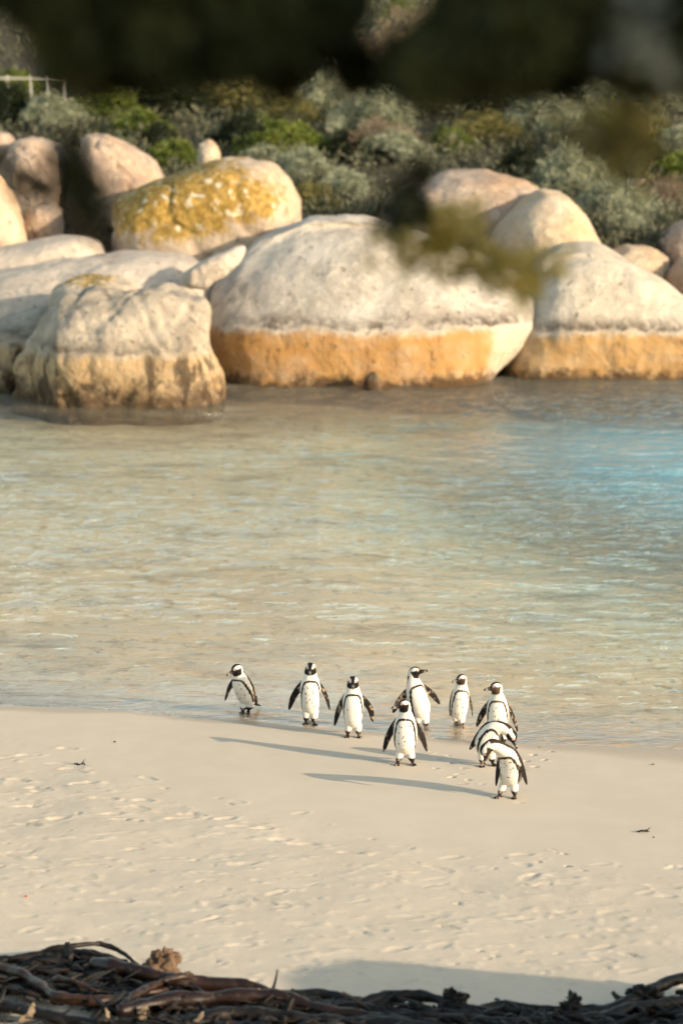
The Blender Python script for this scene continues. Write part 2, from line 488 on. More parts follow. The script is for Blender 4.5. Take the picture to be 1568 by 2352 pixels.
def boulder(label, outline, Yc, D, mat, c=None, e=0.72, seed=1, amp=0.05, tide=None, nth=220, nps=110, groove=0.0, lichen=None, back=0.0, sharp=0.0, dents=(), ledge=0.02, skew=None, lean=None):
    """a stone whose outline at depth Yc is given in photo units; D metres thick each way"""
    W3 = np.array([at(a, b, Yc) for a, b in outline])
    poly = W3[:, [0, 2]]
    cc = poly.mean(0) if c is None else at(c[0], c[1], Yc)[[0, 2]]
    th = np.linspace(-math.pi, math.pi, nth, endpoint=False)
    rr = np.zeros(nth)
    A = poly; Bq = np.roll(poly, -1, 0)
    for k, t in enumerate(th):
        dv = np.array([math.cos(t), math.sin(t)])
        best = 0
        for a, b in zip(A, Bq):
            ab = b - a
            den = dv[0] * ab[1] - dv[1] * ab[0]
            if abs(den) < 1e-9: continue
            ac = a - cc
            s = (ac[0] * ab[1] - ac[1] * ab[0]) / den
            q = (ac[0] * dv[1] - ac[1] * dv[0]) / den
            if s > 0 and -1e-6 <= q <= 1 + 1e-6: best = max(best, s)
        rr[k] = best
    for _ in range(3): rr = 0.25 * np.roll(rr, 1) + 0.5 * rr + 0.25 * np.roll(rr, -1)
    ps = np.linspace(-math.pi / 2, math.pi / 2, nps)
    TH, PS = np.meshgrid(th, ps)
    rs_ = rr.copy()                                  # the bulging faces are rounder than the outline
    for _ in range(int(nth * 0.9)): rs_ = 0.25 * np.roll(rs_, 1) + 0.5 * rs_ + 0.25 * np.roll(rs_, -1)
    wq = 0.85 * smooth(0.02, 0.65, np.abs(np.sin(PS)))
    RR = rr[None] * (1 - wq) + rs_[None] * wq
    k = np.maximum(np.cos(PS), 0) ** e
    yy = -np.sign(np.sin(PS)) * np.abs(np.sin(PS)) ** e * D
    X = cc[0] + RR * k * np.cos(TH)
    Z = cc[1] + RR * k * np.sin(TH)
    Y = Yc + yy + back * (Z - cc[1])
    P = np.stack([X, Y, Z], -1)
    size = float(np.sqrt(np.ptp(poly[:, 0]) * np.ptp(poly[:, 1])))
    dirn = np.stack([(X - cc[0]) / size, yy / D * 0.6, (Z - cc[1]) / size], -1)
    dirn /= (np.linalg.norm(dirn, axis=-1, keepdims=True) + 1e-6)
    n = 1.35 * amp * size * (0.75 * fbm(P * (1.6 / size) + seed * 3.7, 3, seed) + 0.30 * fbm(P * (6.0 / size) + seed, 4, seed + 5))
    if sharp:
        rdg = 1 - np.abs(fbm(P * (2.2 / size) + seed * 1.9, 3, seed + 11)) * 2
        n -= sharp * size * np.maximum(rdg - 0.55, 0)
    front = np.maximum(np.sin(PS), 0)
    if groove:
        g = fbm(np.stack([X * 1.1 + .5 * Z, Y * 0.6, Z * 0.45], -1) + seed, 4, seed + 30)
        n -= groove * np.maximum(np.abs(g) * -1.6 + 0.5, 0) * (0.5 + 0.5 * (1 - smooth(0.3, 1.2, Z)))
        n -= 0.9 * groove * (1 - smooth(0.0, 0.75, Z)) * smooth(-.15, .5, fbm(np.stack([X * .8, Y * .4, Z * .2], -1) + seed * 2, 2, seed + 33) + .35 * (1 - smooth(cc[0] - 1.9, cc[0] - .3, X)))
    if tide is not None:
        wob = 0.06 * vnoise(P * 1.3, seed + 50)
        wob = wob + 0.10 * vnoise(P * 0.55, seed + 51)
        n += ledge * (1 - smooth(tide - 0.05, tide + 0.05, Z + wob)) - 0.022 * np.exp(-((Z + wob - tide - 0.05) / 0.07) ** 2)
    P = P + dirn * n[..., None] * (0.25 + 0.75 * np.minimum(1, 1.0))
    if lean: P[..., 1] += lean[1] * np.maximum(0, P[..., 2] - lean[0]) * smooth(0, .5, front)
    if skew:
        x0 = at(skew[0], 900, Yc)[0]
        P[..., 1] += skew[1] * np.maximum(0, x0 - P[..., 0]) * front
    for (dx, dy, rad, dep) in dents:
        q = at(dx, dy, Yc - D)
        dist = np.hypot(P[..., 0] - q[0], P[..., 2] - q[2])
        P[..., 1] += dep * np.exp(-(dist / rad) ** 2) * front
    V = P.reshape(-1, 3)
    id_ = np.arange(nth * nps).reshape(nps, nth)
    F = np.stack([id_[:-1], np.roll(id_[:-1], -1, 1), np.roll(id_[1:], -1, 1), id_[1:]], -1).reshape(-1, 4)
    base = np.array([cc[0], Yc, max(float(ground_z(cc[0], Yc)), float(poly[:, 1].min()))])
    attrs = None
    if lichen is not None:
        lx, lz, lr = lichen
        q = at(lx, lz, Yc)
        attrs = {'lichen': np.clip(1.2 - np.hypot((P[..., 0] - q[0]) / lr[0], (P[..., 2] - q[2]) / lr[1]), 0, 1).ravel()}
    o = link_mesh('boulder', V - base, F, mat, attrs=attrs)
    o.location = base
    tag(o, label, 'boulder', 'granite boulders on the far shore')
    return o

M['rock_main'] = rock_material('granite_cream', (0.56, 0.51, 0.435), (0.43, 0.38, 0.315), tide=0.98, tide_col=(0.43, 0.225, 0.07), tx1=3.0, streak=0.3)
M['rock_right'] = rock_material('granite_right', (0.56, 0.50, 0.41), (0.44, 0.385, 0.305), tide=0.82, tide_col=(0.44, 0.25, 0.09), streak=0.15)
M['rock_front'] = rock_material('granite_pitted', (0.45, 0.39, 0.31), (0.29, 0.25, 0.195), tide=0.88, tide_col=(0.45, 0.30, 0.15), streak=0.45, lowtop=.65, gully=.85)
M['rock_lichen'] = rock_material('granite_lichen', (0.54, 0.44, 0.34), (0.42, 0.33, 0.25), lichen=1.0, warm=0.3)
M['rock_block'] = rock_material('granite_block', (0.48, 0.41, 0.32), (0.32, 0.27, 0.21), lichen=0.95)
M['rock_slab'] = rock_material('granite_slab', (0.56, 0.485, 0.40), (0.46, 0.395, 0.325), streak=0.12)
M['rock_warm'] = rock_material('granite_warm', (0.58, 0.48, 0.36), (0.48, 0.38, 0.27), warm=0.55, streak=0.15)
M['rock_brown'] = rock_material('granite_brown', (0.46, 0.37, 0.29), (0.30, 0.22, 0.175), warm=0.4, streak=0.75)

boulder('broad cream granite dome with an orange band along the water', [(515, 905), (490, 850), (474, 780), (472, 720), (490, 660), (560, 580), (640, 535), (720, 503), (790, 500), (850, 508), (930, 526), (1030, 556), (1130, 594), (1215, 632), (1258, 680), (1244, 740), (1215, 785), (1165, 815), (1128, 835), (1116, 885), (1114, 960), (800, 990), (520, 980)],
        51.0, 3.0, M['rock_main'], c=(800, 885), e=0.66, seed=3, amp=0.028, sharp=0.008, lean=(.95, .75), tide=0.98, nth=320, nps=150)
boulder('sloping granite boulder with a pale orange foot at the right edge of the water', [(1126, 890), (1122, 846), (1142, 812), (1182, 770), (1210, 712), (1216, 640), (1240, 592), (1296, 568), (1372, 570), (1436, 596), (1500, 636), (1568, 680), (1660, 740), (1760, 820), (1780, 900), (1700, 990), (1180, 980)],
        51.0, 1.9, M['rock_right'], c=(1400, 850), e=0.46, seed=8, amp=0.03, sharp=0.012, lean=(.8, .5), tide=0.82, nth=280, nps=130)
boulder('smooth golden dome of granite leaning behind the two waterline boulders', [(1118, 570), (1140, 515), (1195, 458), (1245, 434), (1295, 448), (1340, 490), (1372, 545), (1400, 610), (1400, 720), (1120, 720)],
        54.5, 1.9, M['rock_warm'], c=(1265, 600), e=0.8, seed=12, amp=0.028)
boulder('brown streaked boulder behind the golden dome, foot hidden by a leafy sprig', [(850, 560), (868, 500), (900, 450), (955, 415), (1030, 399), (1110, 398), (1185, 412), (1235, 440), (1250, 540), (1200, 660), (860, 650)],
        56.5, 2.0, M['rock_brown'], c=(1040, 530), e=0.75, seed=15, amp=0.035, sharp=.02)
boulder('slanted boulder covered in yellow lichen on its left', [(262, 600), (252, 550), (256, 462), (330, 428), (420, 396), (500, 370), (560, 366), (622, 378), (662, 412), (682, 462), (686, 515), (650, 560), (600, 640), (420, 660), (290, 640)],
        54.2, 1.9, M['rock_lichen'], c=(470, 520), e=0.62, seed=21, amp=0.03, sharp=0.04, lichen=(410, 440, (2.6, 1.0)))
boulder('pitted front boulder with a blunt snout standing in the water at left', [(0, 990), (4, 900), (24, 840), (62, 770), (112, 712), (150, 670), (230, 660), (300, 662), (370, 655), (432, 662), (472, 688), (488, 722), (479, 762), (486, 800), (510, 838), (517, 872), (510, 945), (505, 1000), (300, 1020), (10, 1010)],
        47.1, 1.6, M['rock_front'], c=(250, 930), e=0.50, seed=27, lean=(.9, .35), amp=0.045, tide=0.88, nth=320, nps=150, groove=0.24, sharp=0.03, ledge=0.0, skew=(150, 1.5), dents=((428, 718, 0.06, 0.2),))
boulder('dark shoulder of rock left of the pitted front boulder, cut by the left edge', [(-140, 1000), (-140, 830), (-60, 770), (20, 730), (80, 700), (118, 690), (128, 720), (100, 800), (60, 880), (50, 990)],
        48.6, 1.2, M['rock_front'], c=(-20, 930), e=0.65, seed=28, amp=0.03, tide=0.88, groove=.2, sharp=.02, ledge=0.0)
boulder('small yellow topped block resting on the pitted front boulder', [(104, 730), (116, 664), (170, 641), (262, 633), (312, 652), (330, 720), (240, 760), (120, 760)],
        47.5, 0.8, M['rock_block'], c=(205, 690), e=0.6, seed=31, amp=0.05, sharp=0.05, lichen=(190, 636, (0.75, 0.13)))
boulder('long flat granite slab behind the pitted front boulder', [(-160, 700), (-150, 655), (0, 626), (100, 610), (220, 592), (330, 583), (410, 586), (470, 602), (500, 660), (490, 760), (420, 860), (0, 880), (-160, 820)],
        50.6, 2.2, M['rock_slab'], c=(180, 730), e=0.8, seed=36, amp=0.03, sharp=.015, back=0.25)
boulder('small wedge of rock lying in the gap beside the cream dome', [(418, 660), (424, 626), (462, 600), (520, 576), (552, 562), (563, 574), (552, 602), (505, 640), (470, 665)],
        49.0, 0.45, M['rock_slab'], c=(478, 624), e=0.55, seed=40, amp=0.04, nth=140, nps=70)
boulder('rounded slab end above the long flat slab at left', [(-120, 640), (-110, 590), (0, 570), (100, 551), (190, 539), (232, 556), (247, 590), (200, 650), (-60, 680)],
        52.6, 1.3, M['rock_slab'], c=(70, 610), e=0.7, seed=44, amp=0.02)
boulder('pale boulder cut by the left edge above the slab', [(-120, 420), (-40, 385), (5, 400), (26, 440), (52, 500), (68, 555), (60, 620), (-100, 620)],
        54.0, 1.0, M['rock_warm'], c=(-20, 520), e=0.65, seed=48, amp=0.03, nth=140, nps=70)
boulder('tan boulder high at the left behind dark leaves', [(10, 420), (16, 350), (40, 316), (90, 312), (142, 345), (160, 400), (145, 480), (100, 540), (40, 520)],
        57.5, 1.6, M['rock_brown'], c=(85, 430), e=0.7, seed=52, amp=0.04, sharp=0.05)
boulder('small tan rock tucked at the top left corner of the boulders', [(-60, 380), (-50, 320), (-10, 302), (20, 305), (34, 335), (25, 400), (-40, 420)],
        58.5, 1.0, M['rock_brown'], c=(-10, 360), e=0.7, seed=53, amp=0.04, nth=120, nps=60)
boulder('pinkish ridged boulder behind the lichen boulder', [(190, 470), (184, 360), (186, 318), (200, 303), (240, 305), (300, 338), (350, 372), (375, 412), (370, 480), (300, 540), (220, 540)],
        57.8, 1.7, M['rock_brown'], c=(275, 430), e=0.7, seed=56, amp=0.035, sharp=0.06)
boulder('shadowed stone wedged between the left boulders', [(56, 500), (70, 470), (112, 462), (140, 485), (142, 560), (100, 600), (60, 590)],
        54.8, 0.7, M['rock_brown'], c=(100, 530), e=0.6, seed=60, amp=0.06, sharp=0.07, nth=120, nps=60)
boulder('little orange rock among the bushes above the lichen boulder', [(456, 385), (458, 330), (480, 322), (500, 335), (506, 368), (500, 395)],
        61.0, 0.6, M['rock_warm'], c=(481, 362), e=0.65, seed=63, amp=0.06, nth=100, nps=50)
boulder('low buff boulder beside the sloping right boulder', [(1380, 640), (1392, 582), (1440, 564), (1495, 570), (1530, 592), (1540, 660), (1480, 700), (1390, 690)],
        55.0, 1.2, M['rock_warm'], c=(1460, 640), e=0.72, seed=66, amp=0.03)
boulder('grey boulder at the right edge below the bushes', [(1505, 610), (1515, 550), (1545, 515), (1600, 500), (1650, 540), (1650, 650), (1520, 660)],
        56.0, 1.3, M['rock_brown'], c=(1580, 590), e=0.65, seed=70, amp=0.05, sharp=0.05)
boulder('half hidden boulder cut by the right edge', [(1524, 690), (1530, 620), (1560, 590), (1620, 585), (1680, 640), (1680, 730), (1540, 730)],
        54.0, 1.0, M['rock_brown'], c=(1600, 660), e=0.65, seed=73, amp=0.05, sharp=0.05, nth=120, nps=60)
boulder('small sandy rock on the brushy slope at right', [(1440, 440), (1446, 418), (1466, 408), (1486, 418), (1490, 440)],
        62.0, 0.5, M['rock_warm'], c=(1465, 430), e=0.7, seed=76, amp=0.05, nth=90, nps=46)
boulder('tiny stone at the water against the cream dome', [(830, 890), (838, 862), (858, 853), (874, 865), (880, 892), (855, 905)],
        47.7, 0.22, M['rock_front'], c=(856, 884), e=0.7, seed=79, amp=0.06, nth=80, nps=40)

# ------------------------------------------------------------------ foliage
def leaf_cloud(r, centres, rad, per, ll, lw, up=0.3):
    n = len(centres) * per
    ci = np.repeat(np.arange(len(centres)), per)
    off = r.normal(0, 1, (n, 3))
    off /= np.linalg.norm(off, axis=1, keepdims=True)
    rr = (np.asarray(rad)[ci] if np.ndim(rad) else rad) * r.uniform(0.25, 1.0, n) ** 0.6
    P = centres[ci] + off * np.asarray(rr)[:, None]
    d = off + r.normal(0, 0.55, (n, 3)) + np.array([0, 0, up])
    d /= np.linalg.norm(d, axis=1, keepdims=True)
    s = np.cross(d, r.normal(0, 1, (n, 3)))
    s /= np.linalg.norm(s, axis=1, keepdims=True) + 1e-9
    L = ll * r.uniform(0.6, 1.3, n)[:, None]; Wd = lw * r.uniform(0.6, 1.3, n)[:, None]
    nrm = np.cross(d, s)
    a = P; b = P + d * L * 0.45 + s * Wd * 0.5 + nrm * L * 0.08; c = P + d * L; e = P + d * L * 0.45 - s * Wd * 0.5 + nrm * L * 0.08
    V = np.stack([a, b, c, e], 1).reshape(-1, 3)
    F = np.arange(n * 4).reshape(n, 4)
    ct = r.uniform(0, 1, len(centres))
    t = np.clip(0.6 * ct[ci] + 0.4 * r.uniform(0, 1, n), 0, 1)
    return V, F, np.repeat(t, 4)

def tube(path, radii, m=8, noise=0.0, seed=0, cap=True):
    P = np.asarray(path, float); R = np.asarray(radii, float)
    T = np.gradient(P, axis=0)
    T /= np.linalg.norm(T, axis=1, keepdims=True) + 1e-9
    ref = np.array([0, 0, 1.0]) if abs(T[0][2]) < 0.9 else np.array([1.0, 0, 0])
    U = np.cross(T[0], ref); U /= np.linalg.norm(U)
    V = []
    ph = np.linspace(0, 2 * math.pi, m, endpoint=False)
    for i in range(len(P)):
        U = U - U.dot(T[i]) * T[i]; U /= np.linalg.norm(U)
        W_ = np.cross(T[i], U)
        V.append(P[i] + R[i] * (np.cos(ph)[:, None] * U + np.sin(ph)[:, None] * W_))
    V = np.concatenate(V)
    if noise:
        V = V + noise * np.stack([vnoise(V * 22 + k * 9, seed + k) for k in range(3)], -1)
    n = len(P)
    F = []
    for i in range(n - 1):
        for j in range(m):
            k = (j + 1) % m
            F.append((i * m + j, i * m + k, (i + 1) * m + k, (i + 1) * m + j))
    if cap:
        F.append(tuple(range(m))[::-1]); F.append(tuple((n - 1) * m + j for j in range(m)))
    return V, F

def catmull(P, n):
    P = np.asarray(P, float)
    Q = np.vstack([2 * P[0] - P[1], P, 2 * P[-1] - P[-2]])
    t = np.linspace(0, len(P) - 1 - 1e-9, n)
    i = t.astype(int); f = (t - i)[:, None]
    p0, p1, p2, p3 = Q[i], Q[i + 1], Q[i + 2], Q[i + 3]
    return 0.5 * (2 * p1 + (p2 - p0) * f + (2 * p0 - 5 * p1 + 4 * p2 - p3) * f ** 2 + (3 * p1 - p0 - 3 * p2 + p3) * f ** 3)

def merge(parts):
    Vs, Fs, o = [], [], 0
    for V, F in parts:
        Vs.append(V); Fs += [tuple(int(i) + o for i in f) for f in F]; o += len(V)
    return np.concatenate(Vs), Fs

def leaf_material(name, a, b, trans=0.25, rough=0.55):
    m = NT(name)
    t = m.attr('tint')
    col = m.mix(t, a, b)
    p = m.bsdf(col, rough, None, 0.25)
    tl = m.n('BsdfTranslucent', i_Color=col)
    return m.out(m.n('MixShader', i_0=trans, i_1=p, i_2=tl))
M['leaf_grey'] = leaf_material('leaf_grey', (0.20, 0.225, 0.145), (0.45, 0.47, 0.33))
M['leaf_green'] = leaf_material('leaf_green', (0.045, 0.075, 0.012), (0.19, 0.225, 0.038))
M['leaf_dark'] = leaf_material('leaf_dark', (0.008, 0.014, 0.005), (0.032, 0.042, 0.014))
M['leaf_olive'] = leaf_material('leaf_olive', (0.12, 0.11, 0.03), (0.30, 0.27, 0.10))
M['leaf_tan'] = leaf_material('leaf_tan', (0.14, 0.105, 0.07), (0.30, 0.235, 0.165))
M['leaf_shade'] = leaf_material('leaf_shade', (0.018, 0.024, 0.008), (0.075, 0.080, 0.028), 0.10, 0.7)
M['leaf_sprig'] = leaf_material('leaf_sprig', (0.24, 0.21, 0.05), (0.50, 0.43, 0.14), 0.4)
M['leaf_pale'] = leaf_material('leaf_pale', (0.20, 0.22, 0.18), (0.38, 0.40, 0.34))
mb = NT('bark'); M['bark'] = mb.out(mb.bsdf(mb.mix(mb.noise(mb.obj(), 20, 4), (0.025, 0.018, 0.013), (0.07, 0.052, 0.04)), 0.9))

def shrub_mesh(seed, ll, lw, nclump, per, flat=0.8, up=0.3, spiky=0.0):
    r = np.random.default_rng(seed)
    th = r.uniform(0, 2 * math.pi, nclump); cz = r.uniform(-0.05, 1, nclump)
    rad = np.sqrt(1 - np.clip(cz, 0, 1) ** 2) * r.uniform(0.55, 1.0, nclump)
    lump = 1 + 0.22 * np.sin(th * 3 + seed) + r.normal(0, 0.08, nclump)
    cen = np.stack([rad * np.cos(th) * lump, rad * np.sin(th) * lump, 0.18 + flat * np.clip(cz, 0, 1) * r.uniform(0.6, 1.08, nclump)], -1)
    rad_c = r.uniform(0.13, 0.27, nclump)
    if spiky: cen[:, 2] += spiky * r.uniform(0, 1, nclump) ** 3
    V, F, t = leaf_cloud(r, cen, rad_c, per, ll, lw, up)
    stems = []
    for k in range(9):
        q = cen[k * nclump // 9]
        path = catmull([(0.05 * q[0], 0.05 * q[1], -0.15), (0.35 * q[0], 0.35 * q[1], 0.4 * q[2]), q], 8)
        stems.append(tube(path, np.linspace(0.035, 0.008, 8), 6))
    sv, sf = merge(stems)
    return (V, F, t), (sv, sf)
SHRUB = {}
def proto_shrub(kind, mat, seed, **kw):
    (V, F, t), (sv, sf) = shrub_mesh(seed, **kw)
    root = empty('shrub')
    f = link_mesh('foliage', V, F, M[mat], root, attrs={'tint': t})
    s = link_mesh('stem', sv, sf, M['bark'], root)
    SHRUB[kind] = [root, f, s, 0]
KINDS = {'grey': ('leaf_grey', dict(ll=0.13, lw=0.035, nclump=60, per=80, up=0.6)), 'grey_tall': ('leaf_grey', dict(ll=0.14, lw=0.035, nclump=70, per=80, up=0.9, flat=1.0, spiky=0.3)),
         'green': ('leaf_green', dict(ll=0.10, lw=0.05, nclump=60, per=90)), 'dark': ('leaf_dark', dict(ll=0.12, lw=0.05, nclump=60, per=90, flat=1.0)),
         'olive': ('leaf_olive', dict(ll=0.11, lw=0.035, nclump=60, per=80, up=0.5)), 'tan': ('leaf_tan', dict(ll=0.17, lw=0.018, nclump=55, per=80, up=0.7))}
for i, (k, (mt, kw)) in enumerate(KINDS.items()): proto_shrub(k, mt, 100 + i * 7, **kw)
rs = random.Random(4)
def shrub(kind, dx, dy, rpx, label, Y=None, squash=1.0):
    """dx, dy: the middle of the crown in photo units, rpx its half width"""
    # find the place on the slope whose crown centre appears there
    g = None
    for yy in np.arange(52.5, 95, 0.1):
        p = at(dx, dy, yy)
        R = rpx / FD * yy
        if p[2] - R * 0.45 * squash <= ground_z(p[0], yy):
            g = (p[0], yy, float(ground_z(p[0], yy)), R); break
    if g is None:
        yy = 90; p = at(dx, dy, yy); R = rpx / FD * yy; g = (p[0], yy, p[2] - R * 0.45, R)
    e = SHRUB[kind]
    if e[3] == 0: root = e[0]
    else:
        root = e[0].copy(); C.objects.link(root)
        for ch in (e[1], e[2]):
            c = ch.copy(); C.objects.link(c); c.parent = root
    e[3] += 1
    root.location = g[:3]
    root.rotation_euler = (0, 0, rs.uniform(0, 6.28))
    root.scale = (g[3] * rs.uniform(0.95, 1.4), g[3] * rs.uniform(.9, 1.2), g[3] * squash * rs.uniform(0.95, 1.15))
    for k in ('label', 'category', 'group'):
        if k in root: del root[k]
    tag(root, label, 'shrub', 'bushes on the slope behind the boulders')

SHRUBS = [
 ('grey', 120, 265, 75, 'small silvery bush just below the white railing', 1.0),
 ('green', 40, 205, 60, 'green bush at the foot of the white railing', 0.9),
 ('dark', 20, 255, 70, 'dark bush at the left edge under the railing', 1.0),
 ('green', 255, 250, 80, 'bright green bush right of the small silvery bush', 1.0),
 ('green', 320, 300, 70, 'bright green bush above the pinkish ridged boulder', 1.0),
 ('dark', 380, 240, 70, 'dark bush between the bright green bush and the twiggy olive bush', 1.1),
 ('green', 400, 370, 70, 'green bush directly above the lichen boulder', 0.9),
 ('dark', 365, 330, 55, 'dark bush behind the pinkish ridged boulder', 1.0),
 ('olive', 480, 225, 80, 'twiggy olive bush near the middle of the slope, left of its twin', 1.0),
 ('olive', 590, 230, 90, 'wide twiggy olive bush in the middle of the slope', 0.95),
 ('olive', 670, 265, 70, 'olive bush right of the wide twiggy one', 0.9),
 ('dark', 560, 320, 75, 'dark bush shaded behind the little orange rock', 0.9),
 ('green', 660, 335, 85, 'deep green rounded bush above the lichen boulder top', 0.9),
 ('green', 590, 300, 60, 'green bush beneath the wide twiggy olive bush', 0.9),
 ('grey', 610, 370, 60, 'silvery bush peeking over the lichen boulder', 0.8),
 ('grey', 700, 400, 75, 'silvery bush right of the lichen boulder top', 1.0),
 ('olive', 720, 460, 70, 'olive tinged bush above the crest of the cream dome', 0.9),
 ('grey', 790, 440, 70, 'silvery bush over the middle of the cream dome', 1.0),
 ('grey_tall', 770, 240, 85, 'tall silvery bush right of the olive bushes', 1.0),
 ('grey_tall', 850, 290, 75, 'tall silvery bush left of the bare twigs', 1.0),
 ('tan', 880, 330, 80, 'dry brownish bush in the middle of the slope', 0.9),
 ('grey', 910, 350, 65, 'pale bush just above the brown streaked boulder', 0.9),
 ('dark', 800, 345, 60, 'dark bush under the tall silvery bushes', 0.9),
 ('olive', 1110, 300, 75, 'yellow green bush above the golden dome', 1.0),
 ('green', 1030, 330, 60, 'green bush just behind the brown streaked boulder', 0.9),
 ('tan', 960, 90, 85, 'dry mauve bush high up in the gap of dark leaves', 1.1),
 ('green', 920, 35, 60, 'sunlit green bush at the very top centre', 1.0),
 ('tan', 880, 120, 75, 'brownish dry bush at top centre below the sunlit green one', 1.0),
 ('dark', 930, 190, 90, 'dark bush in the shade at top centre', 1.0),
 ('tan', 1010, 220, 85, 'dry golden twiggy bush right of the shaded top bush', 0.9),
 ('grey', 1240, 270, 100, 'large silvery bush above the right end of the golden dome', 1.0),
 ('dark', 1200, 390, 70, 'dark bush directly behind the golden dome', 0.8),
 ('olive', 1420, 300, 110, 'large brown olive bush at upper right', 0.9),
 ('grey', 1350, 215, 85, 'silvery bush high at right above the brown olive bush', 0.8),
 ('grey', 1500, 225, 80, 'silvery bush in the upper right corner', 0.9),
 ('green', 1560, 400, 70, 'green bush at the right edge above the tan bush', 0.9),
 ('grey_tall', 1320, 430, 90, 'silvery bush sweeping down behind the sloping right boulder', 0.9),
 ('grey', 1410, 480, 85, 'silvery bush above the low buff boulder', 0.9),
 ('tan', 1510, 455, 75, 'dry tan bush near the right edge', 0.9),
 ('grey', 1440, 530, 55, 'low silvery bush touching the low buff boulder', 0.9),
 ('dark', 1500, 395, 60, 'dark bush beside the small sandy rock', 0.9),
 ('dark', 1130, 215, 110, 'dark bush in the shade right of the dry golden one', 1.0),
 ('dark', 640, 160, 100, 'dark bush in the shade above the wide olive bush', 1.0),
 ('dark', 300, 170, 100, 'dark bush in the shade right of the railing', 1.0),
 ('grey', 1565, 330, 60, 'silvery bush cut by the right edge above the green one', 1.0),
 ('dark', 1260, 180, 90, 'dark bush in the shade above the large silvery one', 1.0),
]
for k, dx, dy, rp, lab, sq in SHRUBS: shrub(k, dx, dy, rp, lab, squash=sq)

# low growth between the bushes and the massed scrub further up the slope: nobody could count it
r = np.random.default_rng(77)
cen = []
while len(cen) < 4000:
    yy = 55.5 + 60 * r.random() ** 1.4
    xx = r.uniform(-1, 1) * (yy * 0.15 + 3)
    zz = float(ground_z(xx, yy))
    hi = 0.30 if yy < 80 else 0.35 + 1.2 * r.random()
    cen.append((xx, yy, zz + hi * r.uniform(0.2, 1.0)))
cen = np.array(cen)
V, F, t = leaf_cloud(r, cen, np.where(cen[:, 1] < 80, 0.30, 0.7), 34, 0.17, 0.06, 0.5)
M['leaf_under'] = leaf_material('leaf_under', (0.035, 0.042, 0.020), (0.19, 0.19, 0.12))
ug = link_mesh('undergrowth', V, F, M['leaf_under'], attrs={'tint': t})
tag(ug, 'low dark scrub filling the slope between and above the bushes', 'undergrowth', kind='stuff')

# ------------------------------------------------------------------ railing
mw = NT('pale_wood'); M['pale_wood'] = mw.out(mw.bsdf(mw.mix(mw.noise(mw.obj(), 8, 3), (0.36, 0.35, 0.31), (0.50, 0.48, 0.43)), 0.7))
def box(x0, x1, y0, y1, z0, z1):
    V = np.array([(x, y, z) for x in (x0, x1) for y in (y0, y1) for z in (z0, z1)], float)
    F = [(0, 1, 3, 2), (4, 6, 7, 5), (0, 4, 5, 1), (2, 3, 7, 6), (0, 2, 6, 4), (1, 5, 7, 3)]
    return V, F
def railing():
    Yr = 74.0
    p0, p1 = at(-60, 176, Yr), at(152, 181, Yr)
    root = empty('railing', (p0[0], Yr, p0[2] - 0.9))
    root.rotation_euler = (0, 0, 0.0)
    for px in (-35, 18, 72, 112, 148):
        q = at(px, 178, Yr) - np.array([p0[0], Yr, p0[2] - 0.9])
        link_mesh('post', *box(q[0] - 0.028, q[0] + 0.028, -0.028, 0.028, -0.4, 0.93), M['pale_wood'], root, shade=False)
    L = p1[0] - p0[0]
    for zz in (0.86,):
        link_mesh('rail', *box(0, L, -0.06, -0.030, zz - 0.024, zz + 0.024), M['pale_wood'], root, shade=False)
    tag(root, 'white wooden post and rail fence at the top left of the slope', 'railing')
railing()

# ------------------------------------------------------------------ near trees
def near_tree(label, base, trunk_top, crowns, leafmat, seed, per=70, ll=0.06, lw=0.022, limbs=()):
    """crowns: list of (centre, radii, clumps, clump radius)"""
    r = np.random.default_rng(seed)
    root = empty('tree', base)
    b = np.array(base, float)
    path = catmull([b * 0, (np.array(trunk_top) - b) * 0.5 + np.array([0.15, 0.1, 0]), np.array(trunk_top) - b], 14)
    parts = [tube(path, np.linspace(0.17, 0.08, 14), 12, 0.015, seed)]
    for (a, m_, c_) in limbs:
        pp = catmull([np.array(a) - b, np.array(m_) - b, np.array(c_) - b], 14)
        parts.append(tube(pp, np.linspace(0.05, 0.006, 14), 7, 0.004, seed))
    tv, tf = merge(parts)
    link_mesh('trunk', tv, tf, M['bark'], root)
    cen, rad = [], []
    for (c_, rr, n, cr) in crowns:
        u = r.normal(0, 1, (n, 3)); u /= np.linalg.norm(u, axis=1, keepdims=True)
        u *= r.uniform(0, 1, (n, 1)) ** (1 / 3)
        cen.append(np.array(c_) + u * np.array(rr)); rad += [cr] * n
    cen = np.concatenate(cen) - b
    V, F, t = leaf_cloud(r, cen, np.array(rad), per, ll, lw, 0.0)
    link_mesh('crown', V, F, leafmat, root, attrs={'tint': t})
    tag(root, label, 'tree')
    return root

def blob(dx, dy, Y, rx, rz, ry, n, cr):
    """a clump of leaves: half sizes in photo units across and up, metres deep"""
    return (at(dx, dy, Y), (rx / FD * Y, ry, rz / FD * Y), n, cr)

